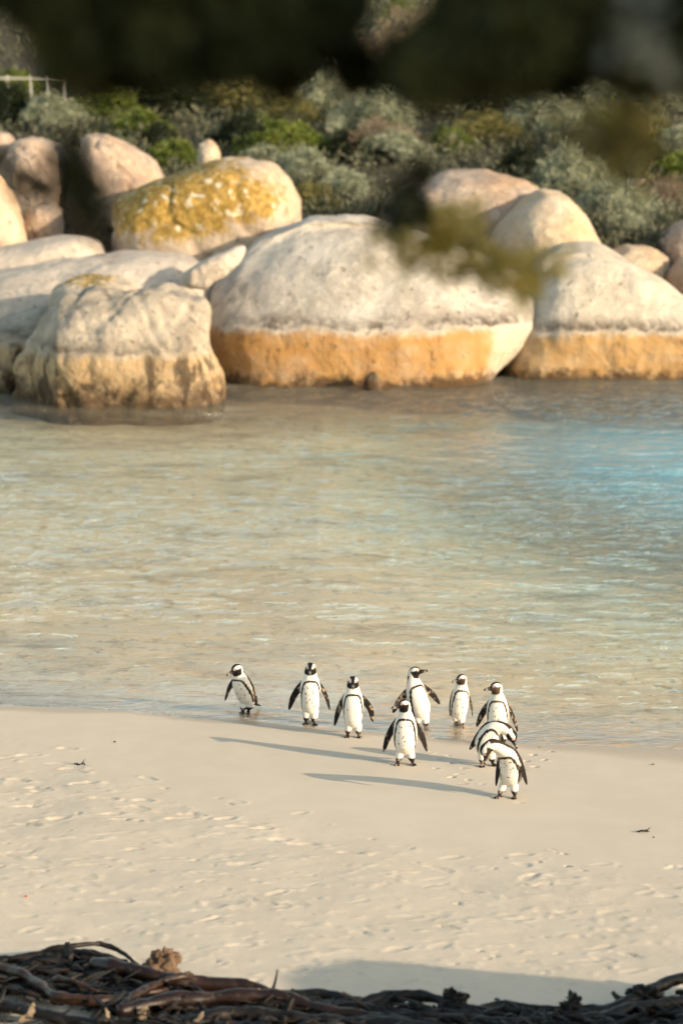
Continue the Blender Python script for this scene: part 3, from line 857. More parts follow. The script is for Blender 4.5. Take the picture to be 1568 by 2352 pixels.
# the dark tree over the left and the dark tree over the right, both hanging into the top of the view
Lc = []
for (dx, dy, rx, rz) in [(40, -10, 150, 45), (200, 10, 160, 90), (350, 30, 150, 100), (520, 10, 150, 95), (680, 10, 120, 100), (205, 105, 25, 20), (310, 125, 70, 25), (420, 120, 60, 30), (640, 105, 70, 25), (740, 50, 60, 60), (230, 160, 30, 25), (455, 150, 40, 30), (560, 130, 40, 20)]:
    Lc.append(blob(dx, dy - 38, 5.4, rx, rz, 0.7, 58, 0.03))
rq = random.Random(12)
for k in range(34):
    Lc.append(blob(rq.uniform(190, 830), rq.uniform(65, 175), 5.4, 14, 10, 0.2, 4, 0.02))
Lc.append(((-0.4, 5.6, 7.35), (1.5, 1.3, 0.70), 900, 0.12))
Lc.append(((-2.0, 5.2, 7.0), (1.0, 1.2, 0.9), 500, 0.12))
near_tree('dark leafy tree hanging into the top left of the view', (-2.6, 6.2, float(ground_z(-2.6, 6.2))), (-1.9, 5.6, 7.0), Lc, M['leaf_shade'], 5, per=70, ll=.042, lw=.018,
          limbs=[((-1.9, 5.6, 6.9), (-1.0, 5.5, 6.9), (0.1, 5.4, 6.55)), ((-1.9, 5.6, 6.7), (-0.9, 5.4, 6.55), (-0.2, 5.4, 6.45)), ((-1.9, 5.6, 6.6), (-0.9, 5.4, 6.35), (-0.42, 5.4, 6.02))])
Rc = []
for (dx, dy, rx, rz) in [(1120, 20, 60, 90), (1220, 10, 150, 95), (1400, 10, 160, 90), (1530, 30, 90, 105), (1070, 110, 40, 40), (1180, 110, 70, 40), (1300, 105, 70, 30), (1540, 160, 40, 40), (1030, 150, 35, 30), (970, 190, 30, 18), (1130, 160, 30, 20), (1400, 145, 40, 25)]:
    Rc.append(blob(dx, dy - 38, 5.0, rx, rz, 0.7, 58, 0.03))
for k in range(30):
    Rc.append(blob(rq.uniform(1030, 1590), rq.uniform(65, 180), 5.0, 14, 10, 0.2, 4, 0.02))
Rc.append(((1.3, 5.0, 7.3), (1.4, 1.3, 0.70), 900, 0.12))
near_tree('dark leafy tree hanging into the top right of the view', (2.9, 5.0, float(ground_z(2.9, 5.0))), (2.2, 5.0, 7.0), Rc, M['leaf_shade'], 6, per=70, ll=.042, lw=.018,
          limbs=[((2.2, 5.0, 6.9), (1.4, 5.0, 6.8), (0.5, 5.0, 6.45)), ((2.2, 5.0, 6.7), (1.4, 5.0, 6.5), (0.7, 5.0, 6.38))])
# unseen tree added beside the viewer to shade both of them
near_tree('unseen broad tree added beside the viewpoint to shade the near leaves', (5.2, 2.2, float(ground_z(5.2, 2.2))), (5.0, 2.4, 7.0), [((4.9, 3.0, 7.7), (1.5, 1.9, 1.5), 420, 0.24), ((5.4, 1.2, 8.6), (1.4, 1.6, 1.2), 260, 0.24)], M['leaf_dark'], 9, per=70, ll=0.12, lw=0.05,
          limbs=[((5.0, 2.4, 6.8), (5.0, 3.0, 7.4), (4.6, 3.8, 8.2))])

# sunlit sprig and other twigs that droop into the middle of the view
def hanging(label, leafmat, Yd, stem_px, leaf_px, seed, per=26, ll=0.055, lw=0.024, cr=0.035):
    """stem_px: polyline of the twig in photo units; leaf_px: (x, y, spread) clumps along it"""
    r = np.random.default_rng(seed)
    P = np.array([at(a, b, Yd + dyy) for a, b, dyy in stem_px])
    base = P[0].copy()
    root = empty('drooping_twig', base)
    path = catmull(P - base, 30)
    parts = [tube(path, np.linspace(0.0035, 0.0012, 30), 6)]
    cen = []
    for (a, b, sp) in leaf_px:
        q = at(a, b, Yd + r.uniform(-0.15, 0.15)) - base
        k = int(np.argmin(np.linalg.norm(path - q, axis=1)))
        parts.append(tube(catmull([path[k], (path[k] + q) / 2 + np.array([0, 0, 0.01]), q], 6), np.linspace(0.003, 0.0015, 6), 5))
        for _ in range(4): cen.append(q + r.normal(0, 1, 3) * sp / FD * Yd * np.array([1, 0.8, 0.7]))
    tv, tf = merge(parts)
    link_mesh('stem', tv, tf, M['bark'], root)
    V, F, t = leaf_cloud(r, np.array(cen), cr, per, ll, lw, 0.1)
    link_mesh('leaves', V, F, leafmat, root, attrs={'tint': t})
    tag(root, label, 'twig')
hanging('sunlit olive sprig drooping in front of the cream dome and golden dome', M['leaf_sprig'], 7.2,
        [(1010, -330, 0.3), (1000, 60, 0.2), (975, 330, 0.1), (1000, 520, 0), (1090, 590, 0), (1190, 640, 0)],
        [(930, 575, 20), (980, 535, 25), (1030, 540, 25), (1060, 580, 25), (1000, 590, 20), (1110, 600, 20), (1160, 625, 20), (1195, 650, 14), (1060, 510, 15), (1240, 610, 8)], 3, per=13)
hanging('dark shaded twig drooping in front of the brown streaked boulder', M['leaf_dark'], 7.0,
        [(1060, -380, 0), (1020, 0, 0), (1000, 250, 0), (950, 400, 0), (900, 480, 0)],
        [(960, 415, 12), (930, 440, 14), (905, 470, 14), (895, 500, 10), (945, 480, 12)], 4, per=13, cr=.022, ll=.04)
hanging('dark shaded twig drooping in front of the left boulders', M['leaf_dark'], 6.0,
        [(300, -420, 0), (240, 0, 0), (200, 250, 0), (180, 400, 0), (190, 520, 0)],
        [(165, 350, 12), (185, 390, 14), (160, 415, 14), (200, 445, 14), (190, 485, 12), (210, 500, 10), (125, 395, 8), (60, 425, 8)], 5, per=9, cr=.02, ll=.04)
hanging('brown olive twig drooping at the upper right', M['leaf_olive'], 6.5,
        [(1600, -380, 0), (1540, 0, 0), (1500, 180, 0), (1440, 300, 0), (1390, 380, 0)],
        [(1400, 300, 25), (1440, 280, 25), (1370, 330, 22), (1420, 350, 25), (1470, 330, 22), (1350, 290, 16), (1440, 390, 14), (1530, 190, 20), (1545, 130, 20)], 6, per=9)

hanging('shaded twig with a few broad pale leaves at the top right corner', M['leaf_pale'], 4.4,
        [(1640, -300, 0), (1520, -120, 0), (1450, 0, 0), (1430, 90, 0)], [(1450, 20, 10), (1425, 75, 10), (1470, 60, 8), (1530, 120, 8)], 7, per=2, ll=.05, lw=.03, cr=.02)

# ------------------------------------------------------------------ penguins
def norm(v):
    v = np.asarray(v, float)
    return v / (np.linalg.norm(v) + 1e-12)

def feather_material():
    m = NT('plumage')
    c = m.n('Attribute', attribute_name='tone').outputs['Color']
    p = m.obj()
    n1 = m.noise(m.vmul(p, (1, 1, 0.35)), 260, 3, 0.6)
    col = m.mix(m.math('MULTIPLY', m.ss(0.45, 0.75, n1), 0.18), c, m.mix(0.5, c, (0.25, 0.2, 0.16)))
    n2 = m.noise(p, 30, 3)
    nb = m.bump(n1, 0.35, 0.004)
    nb = m.bump(n2, 0.25, 0.008, nb)
    return m.out(m.bsdf(col, 0.7, nb, 0.12))
M['plumage'] = feather_material()
me_ = NT('beak_horn')
bx_ = me_.attr('band')
M['beak'] = me_.out(me_.bsdf(me_.mix(bx_, (0.018, 0.016, 0.015), (0.34, 0.31, 0.28)), 0.35, None, 0.5))
mk = NT('eye_dark'); M['eye'] = mk.out(mk.bsdf((0.02, 0.012, 0.008), 0.08, None, 0.6))

WHITE = np.array([0.76, 0.715, 0.63]); BLACK = np.array([0.009, 0.0075, 0.007]); PINK = np.array([0.62, 0.36, 0.33]); TAN = np.array([0.40, 0.24, 0.13]); BROWN = np.array([0.16, 0.105, 0.06])
SPH = [.07, .14, .22, .31, .39, .445, .49, .535]
PH = np.array([.070, .078, .090, .105, .14, .19, .25, .31, .36, .40, .435, .465, .50, .535])
PRX = np.array([.010, .026, .044, .060,   .082, .095, .099, .097, .092, .084, .071, .062, .056, .048])
PRY = np.array([.010, .024, .040, .054, .077, .091, .093, .088, .080, .070, .060, .054, .050, .045])
BAND = np.array([(0, .418), (.025, .417), (.050, .409), (.069, .390), (.082, .355), (.101, .29), (.108, .22), (.096, .14), (.075, .105)])

def ellipsoid(c, ax, rad, nu=28, nv=18):
    u = np.linspace(0, 2 * math.pi, nu, endpoint=False); v = np.linspace(-math.pi / 2, math.pi / 2, nv)
    U, Vv = np.meshgrid(u, v)
    L = np.stack([np.cos(Vv) * np.cos(U) * rad[0], np.cos(Vv) * np.sin(U) * rad[1], np.sin(Vv) * rad[2]], -1).reshape(-1, 3)
    P = np.asarray(c) + L @ np.array(ax)
    id_ = np.arange(nu * nv).reshape(nv, nu)
    F = np.stack([id_[:-1], np.roll(id_[:-1], -1, 1), np.roll(id_[1:], -1, 1), id_[1:]], -1).reshape(-1, 4)
    return P, [tuple(f) for f in F]

def loft(P, A, B, ra, rb, m=40):
    ph = np.linspace(-math.pi, math.pi, m, endpoint=False)
    V = P[:, None] + A[:, None] * (ra[:, None] * np.sin(ph))[..., None] + B[:, None] * (rb[:, None] * np.cos(ph))[..., None]
    n = len(P)
    id_ = np.arange(n * m).reshape(n, m)
    F = np.stack([id_[:-1], np.roll(id_[:-1], -1, 1), np.roll(id_[1:], -1, 1), id_[1:]], -1).reshape(-1, 4)
    F = [tuple(f) for f in F] + [tuple(id_[0][::-1]), tuple(id_[-1])]
    return V.reshape(-1, 3), F, np.tile(ph, n)

def penguin(foot_px, label, size=1.0, yaw=0.0, spine=None, lean=(0, 0), head_f=(0, -1, -0.05), head_up=(0, 0, 1), flips=None, feet=None, tail=True, seed=1, sink=0.0, bulge=1.0, brown=0.0, spots=14, mott=1.0, backoff=0.0, lift=None):
    r = np.random.default_rng(seed)
    g = at_ground(*foot_px)
    Fv0 = np.array([math.sin(yaw), -math.cos(yaw), 0.0])       # the way the breast faces; yaw > 0 turns to the right of the picture
    Rv0 = np.cross(np.array([0, 0, 1.0]), Fv0)
    if spine is None:
        base = [(0.035, .07), (0.03, .14), (0.012, .22), (0, .31), (0, .39), (0, .445), (0, .49), (-0.006, .535)]
        spine = []
        for b, h in base:
            q = -Fv0 * b + np.array([0, 0, h]) + np.array([lean[0], lean[1], 0]) * max(0, (h - .08) / .45)
            spine.append(q)
    spine = np.array(spine, float)
    hh = np.linspace(.07, .535, 90)
    # smooth curve through the joints
    sp = np.array(SPH)
    tpar = np.interp(hh, sp, np.arange(len(sp)))
    full = catmull(spine, 1401)
    P = full[np.clip((tpar / (len(sp) - 1) * 1400).astype(int), 0, 1400)]
    for _ in range(4): P[1:-1] = 0.25 * P[:-2] + 0.5 * P[1:-1] + 0.25 * P[2:]
    T = np.gradient(P, axis=0); T /= np.linalg.norm(T, axis=1, keepdims=True)
    f = norm(head_f); hu = np.asarray(head_up, float); hu = norm(hu - hu.dot(f) * f); hr = np.cross(hu, f)
    fr = np.zeros_like(P); cur = Fv0.copy()
    for i in range(len(P)):
        cur = norm(cur - cur.dot(T[i]) * T[i]); fr[i] = cur
    tgt = f - 0.7 * hu; tgt = norm(tgt - tgt.dot(T[-1]) * T[-1])
    ang = math.atan2(np.cross(fr[-1], tgt).dot(T[-1]), fr[-1].dot(tgt))
    tw = ang * smooth(.40, .52, hh)
    rt = np.cross(T, fr)
    fr2 = fr * np.cos(tw)[:, None] + np.cross(T, fr) * np.sin(tw)[:, None]
    rt2 = np.cross(T, fr2)
    rx = np.interp(hh, PH, PRX); ry = np.interp(hh, PH, PRY)
    fat = 1 + (bulge - 1) * np.exp(-((hh - .22) / .1) ** 2)
    rx = rx * fat; ry = ry * fat
    parts = []; info = []      # info rows: part, s, phi, extra vector
    V, F, ph = loft(P, rt2, fr2, rx, ry, 56)
    parts.append((V, F)); info.append(np.stack([np.zeros(len(V)), np.repeat(hh, 56), ph, np.repeat(rx, 56)], 1))
    hc = P[-1] + f * 0.010 + T[-1] * 0.006
    V, F = ellipsoid(hc, [hr, f, hu], (.049, .056, .048)); parts.append((V, F)); info.append(np.tile([1, 0, 0, 0], (len(V), 1)))
    V, F = ellipsoid(hc + f * .044 - hu * .008, [hr, f, hu], (.024, .034, .022)); parts.append((V, F)); info.append(np.tile([1, 0, 0, 0], (len(V), 1)))
    # flippers
    if flips is None: flips = {-1: ((-.10, .0, -.25), 25, .02), 1: ((.10, .0, -.25), 25, .02)}
    i0 = int(np.argmin(abs(hh - .385)))
    for sd_, (dl, twd, blg) in flips.items():
        root_p = P[i0] + rt[i0] * sd_ * (rx[i0] - .016) - fr[i0] * .012
        dl = np.array(dl, float) * 1.10
        mid = root_p + dl * .45 + rt[i0] * sd_ * blg
        pth = catmull([root_p - dl * .10 - rt[i0] * sd_ * .015, root_p, mid, root_p + dl], 40)
        tt = np.gradient(pth, axis=0); tt /= np.linalg.norm(tt, axis=1, keepdims=True)
        s = np.linspace(0, 1, 40)
        chord = np.interp(s, [0, .15, .3, .5, .75, .92, .98, 1], [.022, .025, .030, .034, .030, .020, .011, .003])
        thick = np.interp(s, [0, .2, .6, .95, 1], [.014, .010, .0075, .005, .003])
        wv = np.cross(fr[i0], tt); wv /= np.linalg.norm(wv, axis=1, keepdims=True)
        if twd < 0: pass
        ca, sa = math.cos(math.radians(twd)), math.sin(math.radians(twd))
        fro = fr[i0] - (tt @ fr[i0])[:, None] * tt; fro /= np.linalg.norm(fro, axis=1, keepdims=True)
        cv = wv * ca - fro * sa * sd_
        nv = np.cross(tt, cv)
        nv *= np.sign((nv * fro).sum(1) + 1e-6)[:, None]
        V, F, ph = loft(pth, cv, nv, chord, thick, 24)
        parts.append((V, F)); info.append(np.stack([np.full(len(V), 2.0), np.repeat(s, 24), ph, np.full(len(V), float(sd_))], 1))
    # legs and feet
    if feet is None: feet = {-1: (-.052, -.01, 0), 1: (.052, -.01, 0)}
    i1 = int(np.argmin(abs(hh - .125)))
    for sd_, ft in feet.items():
        ft = np.array(ft[:3], float); pose = feet[sd_][3] if len(feet[sd_]) > 3 else 0
        hip = P[i1] + rt[i1] * sd_ * .040 + fr[i1] * .012
        ank = ft + np.array([0, 0, .022]) - Fv0 * .004
        pth = catmull([hip, hip * .45 + ank * .55 + np.array([0, 0, 0.0]), ank + np.array([0, 0, .014]), ank], 20)
        tt = np.gradient(pth, axis=0); tt /= np.linalg.norm(tt, axis=1, keepdims=True)
        A = np.cross(tt, Fv0); A /= np.linalg.norm(A, axis=1, keepdims=True); B = np.cross(A, tt)
        rr = np.interp(np.linspace(0, 1, 20), [0, .35, .6, .75, 1], [.040, .034, .022, .016, .013])
        V, F, ph = loft(pth, A, B, rr, rr, 20)
        parts.append((V, F)); info.append(np.stack([np.full(len(V), 3.0), np.repeat(np.linspace(0, 1, 20), 20), ph, V[:, 2]], 1))
        od = math.radians(14) * sd_
        fd = norm(Fv0 * math.cos(od) + Rv0 * math.sin(od))
        if pose: fd = norm(fd * math.cos(pose) - np.array([0, 0, 1]) * math.sin(pose))
        sdv = norm(np.cross(np.array([0, 0, 1.0]), fd))
        upv = np.cross(fd, sdv)
        for a, L in ((-.46, .058), (0, .068), (.46, .058), (2.6, .022)):
            d = fd * math.cos(a) + sdv * math.sin(a)
            st = ank - upv * .006
            q = np.stack([st, st + d * L * .5 + upv * (-.004), st + d * L - upv * .010])
            pp = catmull(q, 10)
            V, F = tube(pp, np.interp(np.linspace(0, 1, 10), [0, .8, 1], [.0095, .0075, .004]), 10)
            parts.append((V, F)); info.append(np.tile([4, 0, 0, 0], (len(V), 1)))
        # web between the toes
        st = ank - upv * .010
        tips = [st + (fd * math.cos(a) + sdv * math.sin(a)) * L - upv * .006 for a, L in ((-.46, .046), (0, .054), (.46, .046))]
        ring = [st - fd * .01] + tips
        V = np.array([p_ + upv * .0055 for p_ in ring] + [p_ - upv * .0055 for p_ in ring])
        F = [(0, 1, 2, 3), (7, 6, 5, 4), (0, 4, 5, 1), (1, 5, 6, 2), (2, 6, 7, 3), (3, 7, 4, 0)]
        parts.append((V, F)); info.append(np.tile([4, 0, 0, 0], (8, 1)))
    # tail
    if tail is not None:
        tb = P[4] - fr[4] * .045
        te = tb - Fv0 * .085 + np.array([0, 0, -.055]) if tail is True else tb + np.array(tail)
        pth = catmull([tb + np.array([0, 0, .03]), tb * .5 + te * .5, te], 14)
        tt = np.gradient(pth, axis=0); tt /= np.linalg.norm(tt, axis=1, keepdims=True)
        A = np.tile(Rv0, (14, 1)); B = np.cross(A, tt); B /= np.linalg.norm(B, axis=1, keepdims=True)
        V, F, ph = loft(pth, A, B, np.linspace(.040, .018, 14), np.linspace(.024, .006, 14), 20)
        parts.append((V, F)); info.append(np.tile([5, 0, 0, 0], (len(V), 1)))
    VV, FF = merge(parts)
    II = np.concatenate(info)
    # one continuous skin
    me = bpy.data.meshes.new('tmp'); me.from_pydata([tuple(v) for v in VV], [], FF)
    bmm = bmesh.new(); bmm.from_mesh(me); bmesh.ops.recalc_face_normals(bmm, faces=bmm.faces); bmm.to_mesh(me); bmm.free()
    to = bpy.data.objects.new('tmp', me); C.objects.link(to)
    md = to.modifiers.new('r', 'REMESH'); md.mode = 'VOXEL'; md.voxel_size = 0.0042; md.use_smooth_shade = True
    ms = to.modifiers.new('s', 'SMOOTH'); ms.factor = 0.5; ms.iterations = 3
    dg = bpy.context.evaluated_depsgraph_get()
    nm = bpy.data.meshes.new_from_object(to.evaluated_get(dg))
    bpy.data.objects.remove(to); bpy.data.meshes.remove(me)
    n = len(nm.vertices)
    W = np.zeros(n * 3); nm.vertices.foreach_get('co', W); W = W.reshape(-1, 3)
    kd = kdtree.KDTree(len(VV))
    for i, v in enumerate(VV): kd.insert(v, i)
    kd.balance()
    J = np.array([kd.find(v)[1] for v in W])
    A_ = II[J]; part = A_[:, 0].astype(int)
    col = np.tile(WHITE, (n, 1))
    nz = vnoise(W * 95 + seed * 13, seed) * .6 + vnoise(W * 210 + seed, seed + 1) * .4
    nl = vnoise(W * 38 + seed * 5, seed + 2)
    # torso and neck
    k = part == 0
    h, phi, rxx = A_[:, 1], np.abs(A_[:, 2]), A_[:, 3]
    xs = phi * np.maximum(rxx, .03) * .92
    d = np.full(n, 9.0)
    for a, b in zip(BAND[:-1], BAND[1:]):
        ab = b - a; q = np.stack([xs, h], 1) - a
        t_ = np.clip((q @ ab) / (ab @ ab), 0, 1)
        d = np.minimum(d, np.linalg.norm(q - t_[:, None] * ab, axis=1))
    bw = np.interp(h, [.10, .2, .3, .38, .42], [.006, .012, .013, .011, .0085]) + nz * .0035
    pb = np.radians(np.interp(h, [.07, .14, .25, .34, .39, .43, .47, .535], [92, 100, 99, 97, 99, 106, 112, 120]))
    back = phi > pb + nz * .06 - math.radians(backoff) * (1 - smooth(.36, .42, h))
    band = d < bw
    bc = BLACK * (1 - brown) + BROWN * brown
    col[k & (back | band)] = bc
    col[k & back] = BLACK * .8 + BROWN * (.12 + .5 * brown)
    sx_ = r.uniform(-1.0, 1.0, spots); sh_ = r.uniform(.16, .38, spots)
    for a, b in zip(sx_, sh_):
        q = np.hypot(A_[:, 2] * rxx * .9 - a * .055, h - b)
        col[k & (q < .0042 + .002 * r.random())] = BLACK * 2
    # the head
    q = W - hc
    a = q @ hr / .049; b = q @ f / .056; c_ = q @ hu / .048
    hd = (part == 1) | ((part == 0) & (h > .508)) | ((part == 0) & (h > .455) & (np.linalg.norm(q, axis=1) < .074) & (b > -.2))
    crown = (np.abs(a) < .52 - .22 * np.clip(b, -.3, 1) + nz * .08) & ((c_ > .15) | (b < -.3))
    mask = (b > -.42 - .25 * c_ + nz * .08) & (c_ < .24 + .10 * np.clip(-b, 0, 1)) & (c_ > -1.36 + .9 * np.clip(.25 - b, 0, 1) + nz * .06)
    col[hd] = WHITE
    col[hd & mask] = bc * 1.1
    col[hd & crown] = BLACK
    col[hd & (b > 1.02)] = BLACK
    pk = np.hypot(np.hypot(np.abs(a) - .62, b - .66), c_ - .34) < .23 + nz * .06
    col[hd & pk & ~crown] = PINK
    # flippers
    k = part == 2
    ven = np.abs(A_[:, 2]) < math.pi / 2
    s_ = A_[:, 1]
    rim_ = np.abs(np.sin(A_[:, 2]))
    col[k] = BLACK * 1.1
    mot = (nl + nz * .7) > .55 + (1 - mott)
    col[k & ven & mot & (s_ > .22)] = np.array([.27, .20, .14])
    col[k & (rim_ > .965) & (nz > -.25) & (s_ > .15)] = np.array([.30, .22, .15])
    # legs, feet, tail
    k = part == 3
    col[k] = WHITE * .92
    low = k & (W[:, 2] < .062 + nz * .008)
    col[low] = BLACK * 1.4
    col[low & ((nl + nz) > .45)] = np.array([.28, .20, .17])
    k = part == 4
    col[k] = BLACK * 1.5
    col[k & ((nl + nz) > .35)] = np.array([.30, .23, .19])
    col[part == 5] = BLACK * 1.2 + BROWN * .1
    # soften the borders a little, as feathers do
    ed = np.zeros(len(nm.edges) * 2, np.int32); nm.edges.foreach_get('vertices', ed); ed = ed.reshape(-1, 2)
    for _ in range(1):
        acc = col.copy(); cn = np.ones(n)
        np.add.at(acc, ed[:, 0], col[ed[:, 1]]); np.add.at(acc, ed[:, 1], col[ed[:, 0]])
        np.add.at(cn, ed[:, 0], 1); np.add.at(cn, ed[:, 1], 1)
        col = acc / cn[:, None]
    nm.name = 'penguin'
    ca = nm.attributes.new('tone', 'FLOAT_COLOR', 'POINT')
    c4 = np.ones((n, 4), np.float32); c4[:, :3] = col; ca.data.foreach_set('color', c4.ravel())
    nm.materials.clear(); nm.materials.append(M['plumage'])
    o = bpy.data.objects.new('penguin', nm); C.objects.link(o)
    # beak
    s = np.linspace(0, 1, 16)
    bp = hc + f[None] * (.056 + s * .072)[:, None] + hu[None] * (-.008 - .003 * s - .012 * np.maximum(s - .72, 0) ** 2 * 9)[:, None]
    V, F, ph = loft(bp, np.tile(hr, (16, 1)), np.tile(hu, (16, 1)), np.interp(s, [0, .5, .85, 1], [.018, .012, .0075, .002]), np.interp(s, [0, .4, .75, .9, 1], [.020, .016, .0145, .010, .003]), 16)
    ss_ = np.repeat(s, 16)
    link_mesh('beak', V, F, M['beak'], o, attrs={'band': np.exp(-((ss_ - .62) / .10) ** 2) * .8 + .45 * (np.cos(ph) < -.2) * (ss_ > .3)})
    for sd_ in (-1, 1):
        ec = hc + hr * sd_ * .0420 + f * .028 + hu * .012
        V, F = ellipsoid(ec, [hr, f, hu], (.0048, .0052, .0052), 14, 10)
        link_mesh('eye', V, F, M['eye'], o)
    o.location = (g[0], g[1], max(g[2], float(ground_z(g[0], g[1]))) - sink)
    o.scale = (size,) * 3
    tag(o, label, 'penguin', 'penguins walking out of the water')
    return o

# leftmost, hunched, looking left
penguin((563, 1640), 'leftmost hunched penguin at the water edge with its head turned left', .98, yaw=-.55,
        spine=[(.03, .06, .075), (.022, .05, .125), (.0, .03, .19), (-.025, .0, .27), (-.045, -.015, .335), (-.055, -.025, .38), (-.062, -.03, .41), (-.066, -.035, .44)],
        head_f=(-.80, -.58, -.28), flips={-1: ((-.085, -.03, -.185), 30, .015), 1: ((.085, .06, -.225), 75, .012)}, feet={-1: (-.022, -.02, 0), 1: (.03, .015, 0)}, tail=(.085, .05, -.06), seed=1, bulge=.92)
penguin((713, 1664), 'upright penguin facing the camera, second from the left, spotted belly', .985, yaw=.08,
        head_f=(-.06, -1, -.22), flips={-1: ((-.118, .02, -.235), 18, .022), 1: ((.10, .03, -.24), 50, .022)}, feet={-1: (-.040, 0, 0), 1: (.030, -.03, 0)}, seed=2, bulge=.90)
penguin((811, 1694), 'upright penguin with head straight on and both flippers held away from its clean white belly', .96, yaw=-.02, lean=(-.005, 0),
        head_f=(.02, -1, -.25), flips={-1: ((-.092, .0, -.255), 30, .016), 1: ((.105, .02, -.225), 12, .034)}, feet={-1: (-.052, .01, 0), 1: (.050, -.005, 0)}, seed=3, bulge=.93, spots=3)
penguin((966, 1676), 'penguin at the back lifting its bill to the right, partly hidden by another', .985, yaw=.42,
        spine=[(.005, .035, .07), (.0, .03, .14), (-.012, .012, .22), (-.035, .0, .31), (-.055, 0, .39), (-.068, .0, .445), (-.074, 0, .495), (-.068, -.004, .54)],
        head_f=(.9, -.28, .24), flips={-1: ((-.125, .0, -.19), 20, .02), 1: ((.155, .0, -.155), 5, .02)}, feet={-1: (-.04, .01, 0), 1: (.045, -.01, 0)}, seed=4, spots=0)
penguin((930, 1757), 'penguin in the middle front with its head turned left and flippers spread', .985, yaw=-.06, lean=(0.0, 0),
        head_f=(-.9, -.44, -.03), flips={-1: ((-.108, .0, -.25), 22, .018), 1: ((.108, .0, -.245), 35, .014)}, feet={-1: (-.064, -.01, 0), 1: (.062, -.005, 0)}, seed=5, bulge=1.05)
penguin((1052, 1672), 'small slim penguin with one foot lifted in the shallows, looking left', .86, yaw=.16,
        lean=(.035, 0), head_f=(-.82, -.56, -.08), flips={-1: ((-.035, .02, -.245), 62, .012), 1: ((.055, .02, -.245), 60, .014)}, feet={-1: (-.015, .04, .035, .75), 1: (.03, -.01, 0)}, seed=6, bulge=.95, brown=.25)
penguin((1143, 1712), 'penguin standing behind the bowing pair with its brown face turned left', .985, yaw=-.10, lean=(-.012, 0),
        head_f=(-.9, -.42, -.02), flips={-1: ((-.105, .01, -.20), 25, .014), 1: ((.105, .03, -.25), 62, .014)}, feet={-1: (-.05, 0, 0), 1: (.05, 0, 0)}, seed=7, brown=.45)
penguin((1112, 1760), 'stooping penguin with a broad white belly and its head lowered to the right', .98, yaw=.18,
        spine=[(.015, .035, .085), (.015, .03, .14), (.022, .015, .205), (.038, -.005, .275), (.075, -.03, .335), (.125, -.045, .36), (.18, -.05, .345), (.222, -.055, .305)],
        head_f=(.42, -.38, -.82), head_up=(.6, -.3, .6), flips={-1: ((-.135, .03, -.205), 40, .008), 1: ((.06, .03, -.2), 60, .01)}, feet={-1: (-.022, -.005, 0), 1: (.07, .03, 0)}, seed=8, bulge=1.2)
penguin((1163, 1833), 'front penguin bowing to the left with its bill pointing at the sand', .985, yaw=-.40,
        spine=[(.03, .06, .08), (.03, .055, .14), (.032, .035, .22), (.028, -.005, .305), (.0, -.05, .382), (-.055, -.09, .442), (-.125, -.12, .488), (-.180, -.135, .462)],
        head_f=(-.12, -.18, -.97), head_up=(-.85, -.3, .3), flips={-1: ((-.035, -.02, -.245), 35, .004), 1: ((.090, .06, -.255), 78, .010)}, feet={-1: (-.060, .0, 0), 1: (.062, -.01, 0)}, tail=(-.10, .05, -.06), seed=9, mott=0.3, bulge=1.1, brown=.12, backoff=16)

# ------------------------------------------------------------------ kelp and litter on the sand
def kelp_material(name, a, b, rough=0.38, speck=.2):
    m = NT(name)
    p = m.obj()
    c = m.mix(m.ss(.35, .7, m.noise(p, 9, 4, .6)), a, b)
    n2 = m.noise(p, 60, 3, .6)
    c = m.mix(m.math('MULTIPLY', m.ss(.6, .72, m.noise(p, 14, 4, .7)), speck), c, (.34, .28, .20))
    return m.out(m.bsdf(c, rough, m.bump(n2, .5, .006), .3))
M['kelp'] = kelp_material('kelp_dark', (.005, .004, .003), (.014, .009, .006), .5)
M['kelp_brown'] = kelp_material('kelp_brown', (.020, .009, .005), (.048, .020, .008))
M['kelp_red'] = kelp_material('kelp_red', (.012, .006, .004), (.026, .011, .007))
M['weed'] = kelp_material('weed_black', (.006, .005, .004), (.022, .015, .010), .65, .0)
M['holdfast'] = kelp_material('holdfast_brown', (.10, .058, .032), (.17, .11, .066), .8)
M['dry'] = kelp_material('dried_weed', (.24, .18, .12), (.36, .29, .21), .8)

def dshift(a):
    return float(np.interp(a, [0, 300, 450, 1568], [2, -4, -26, -32]))

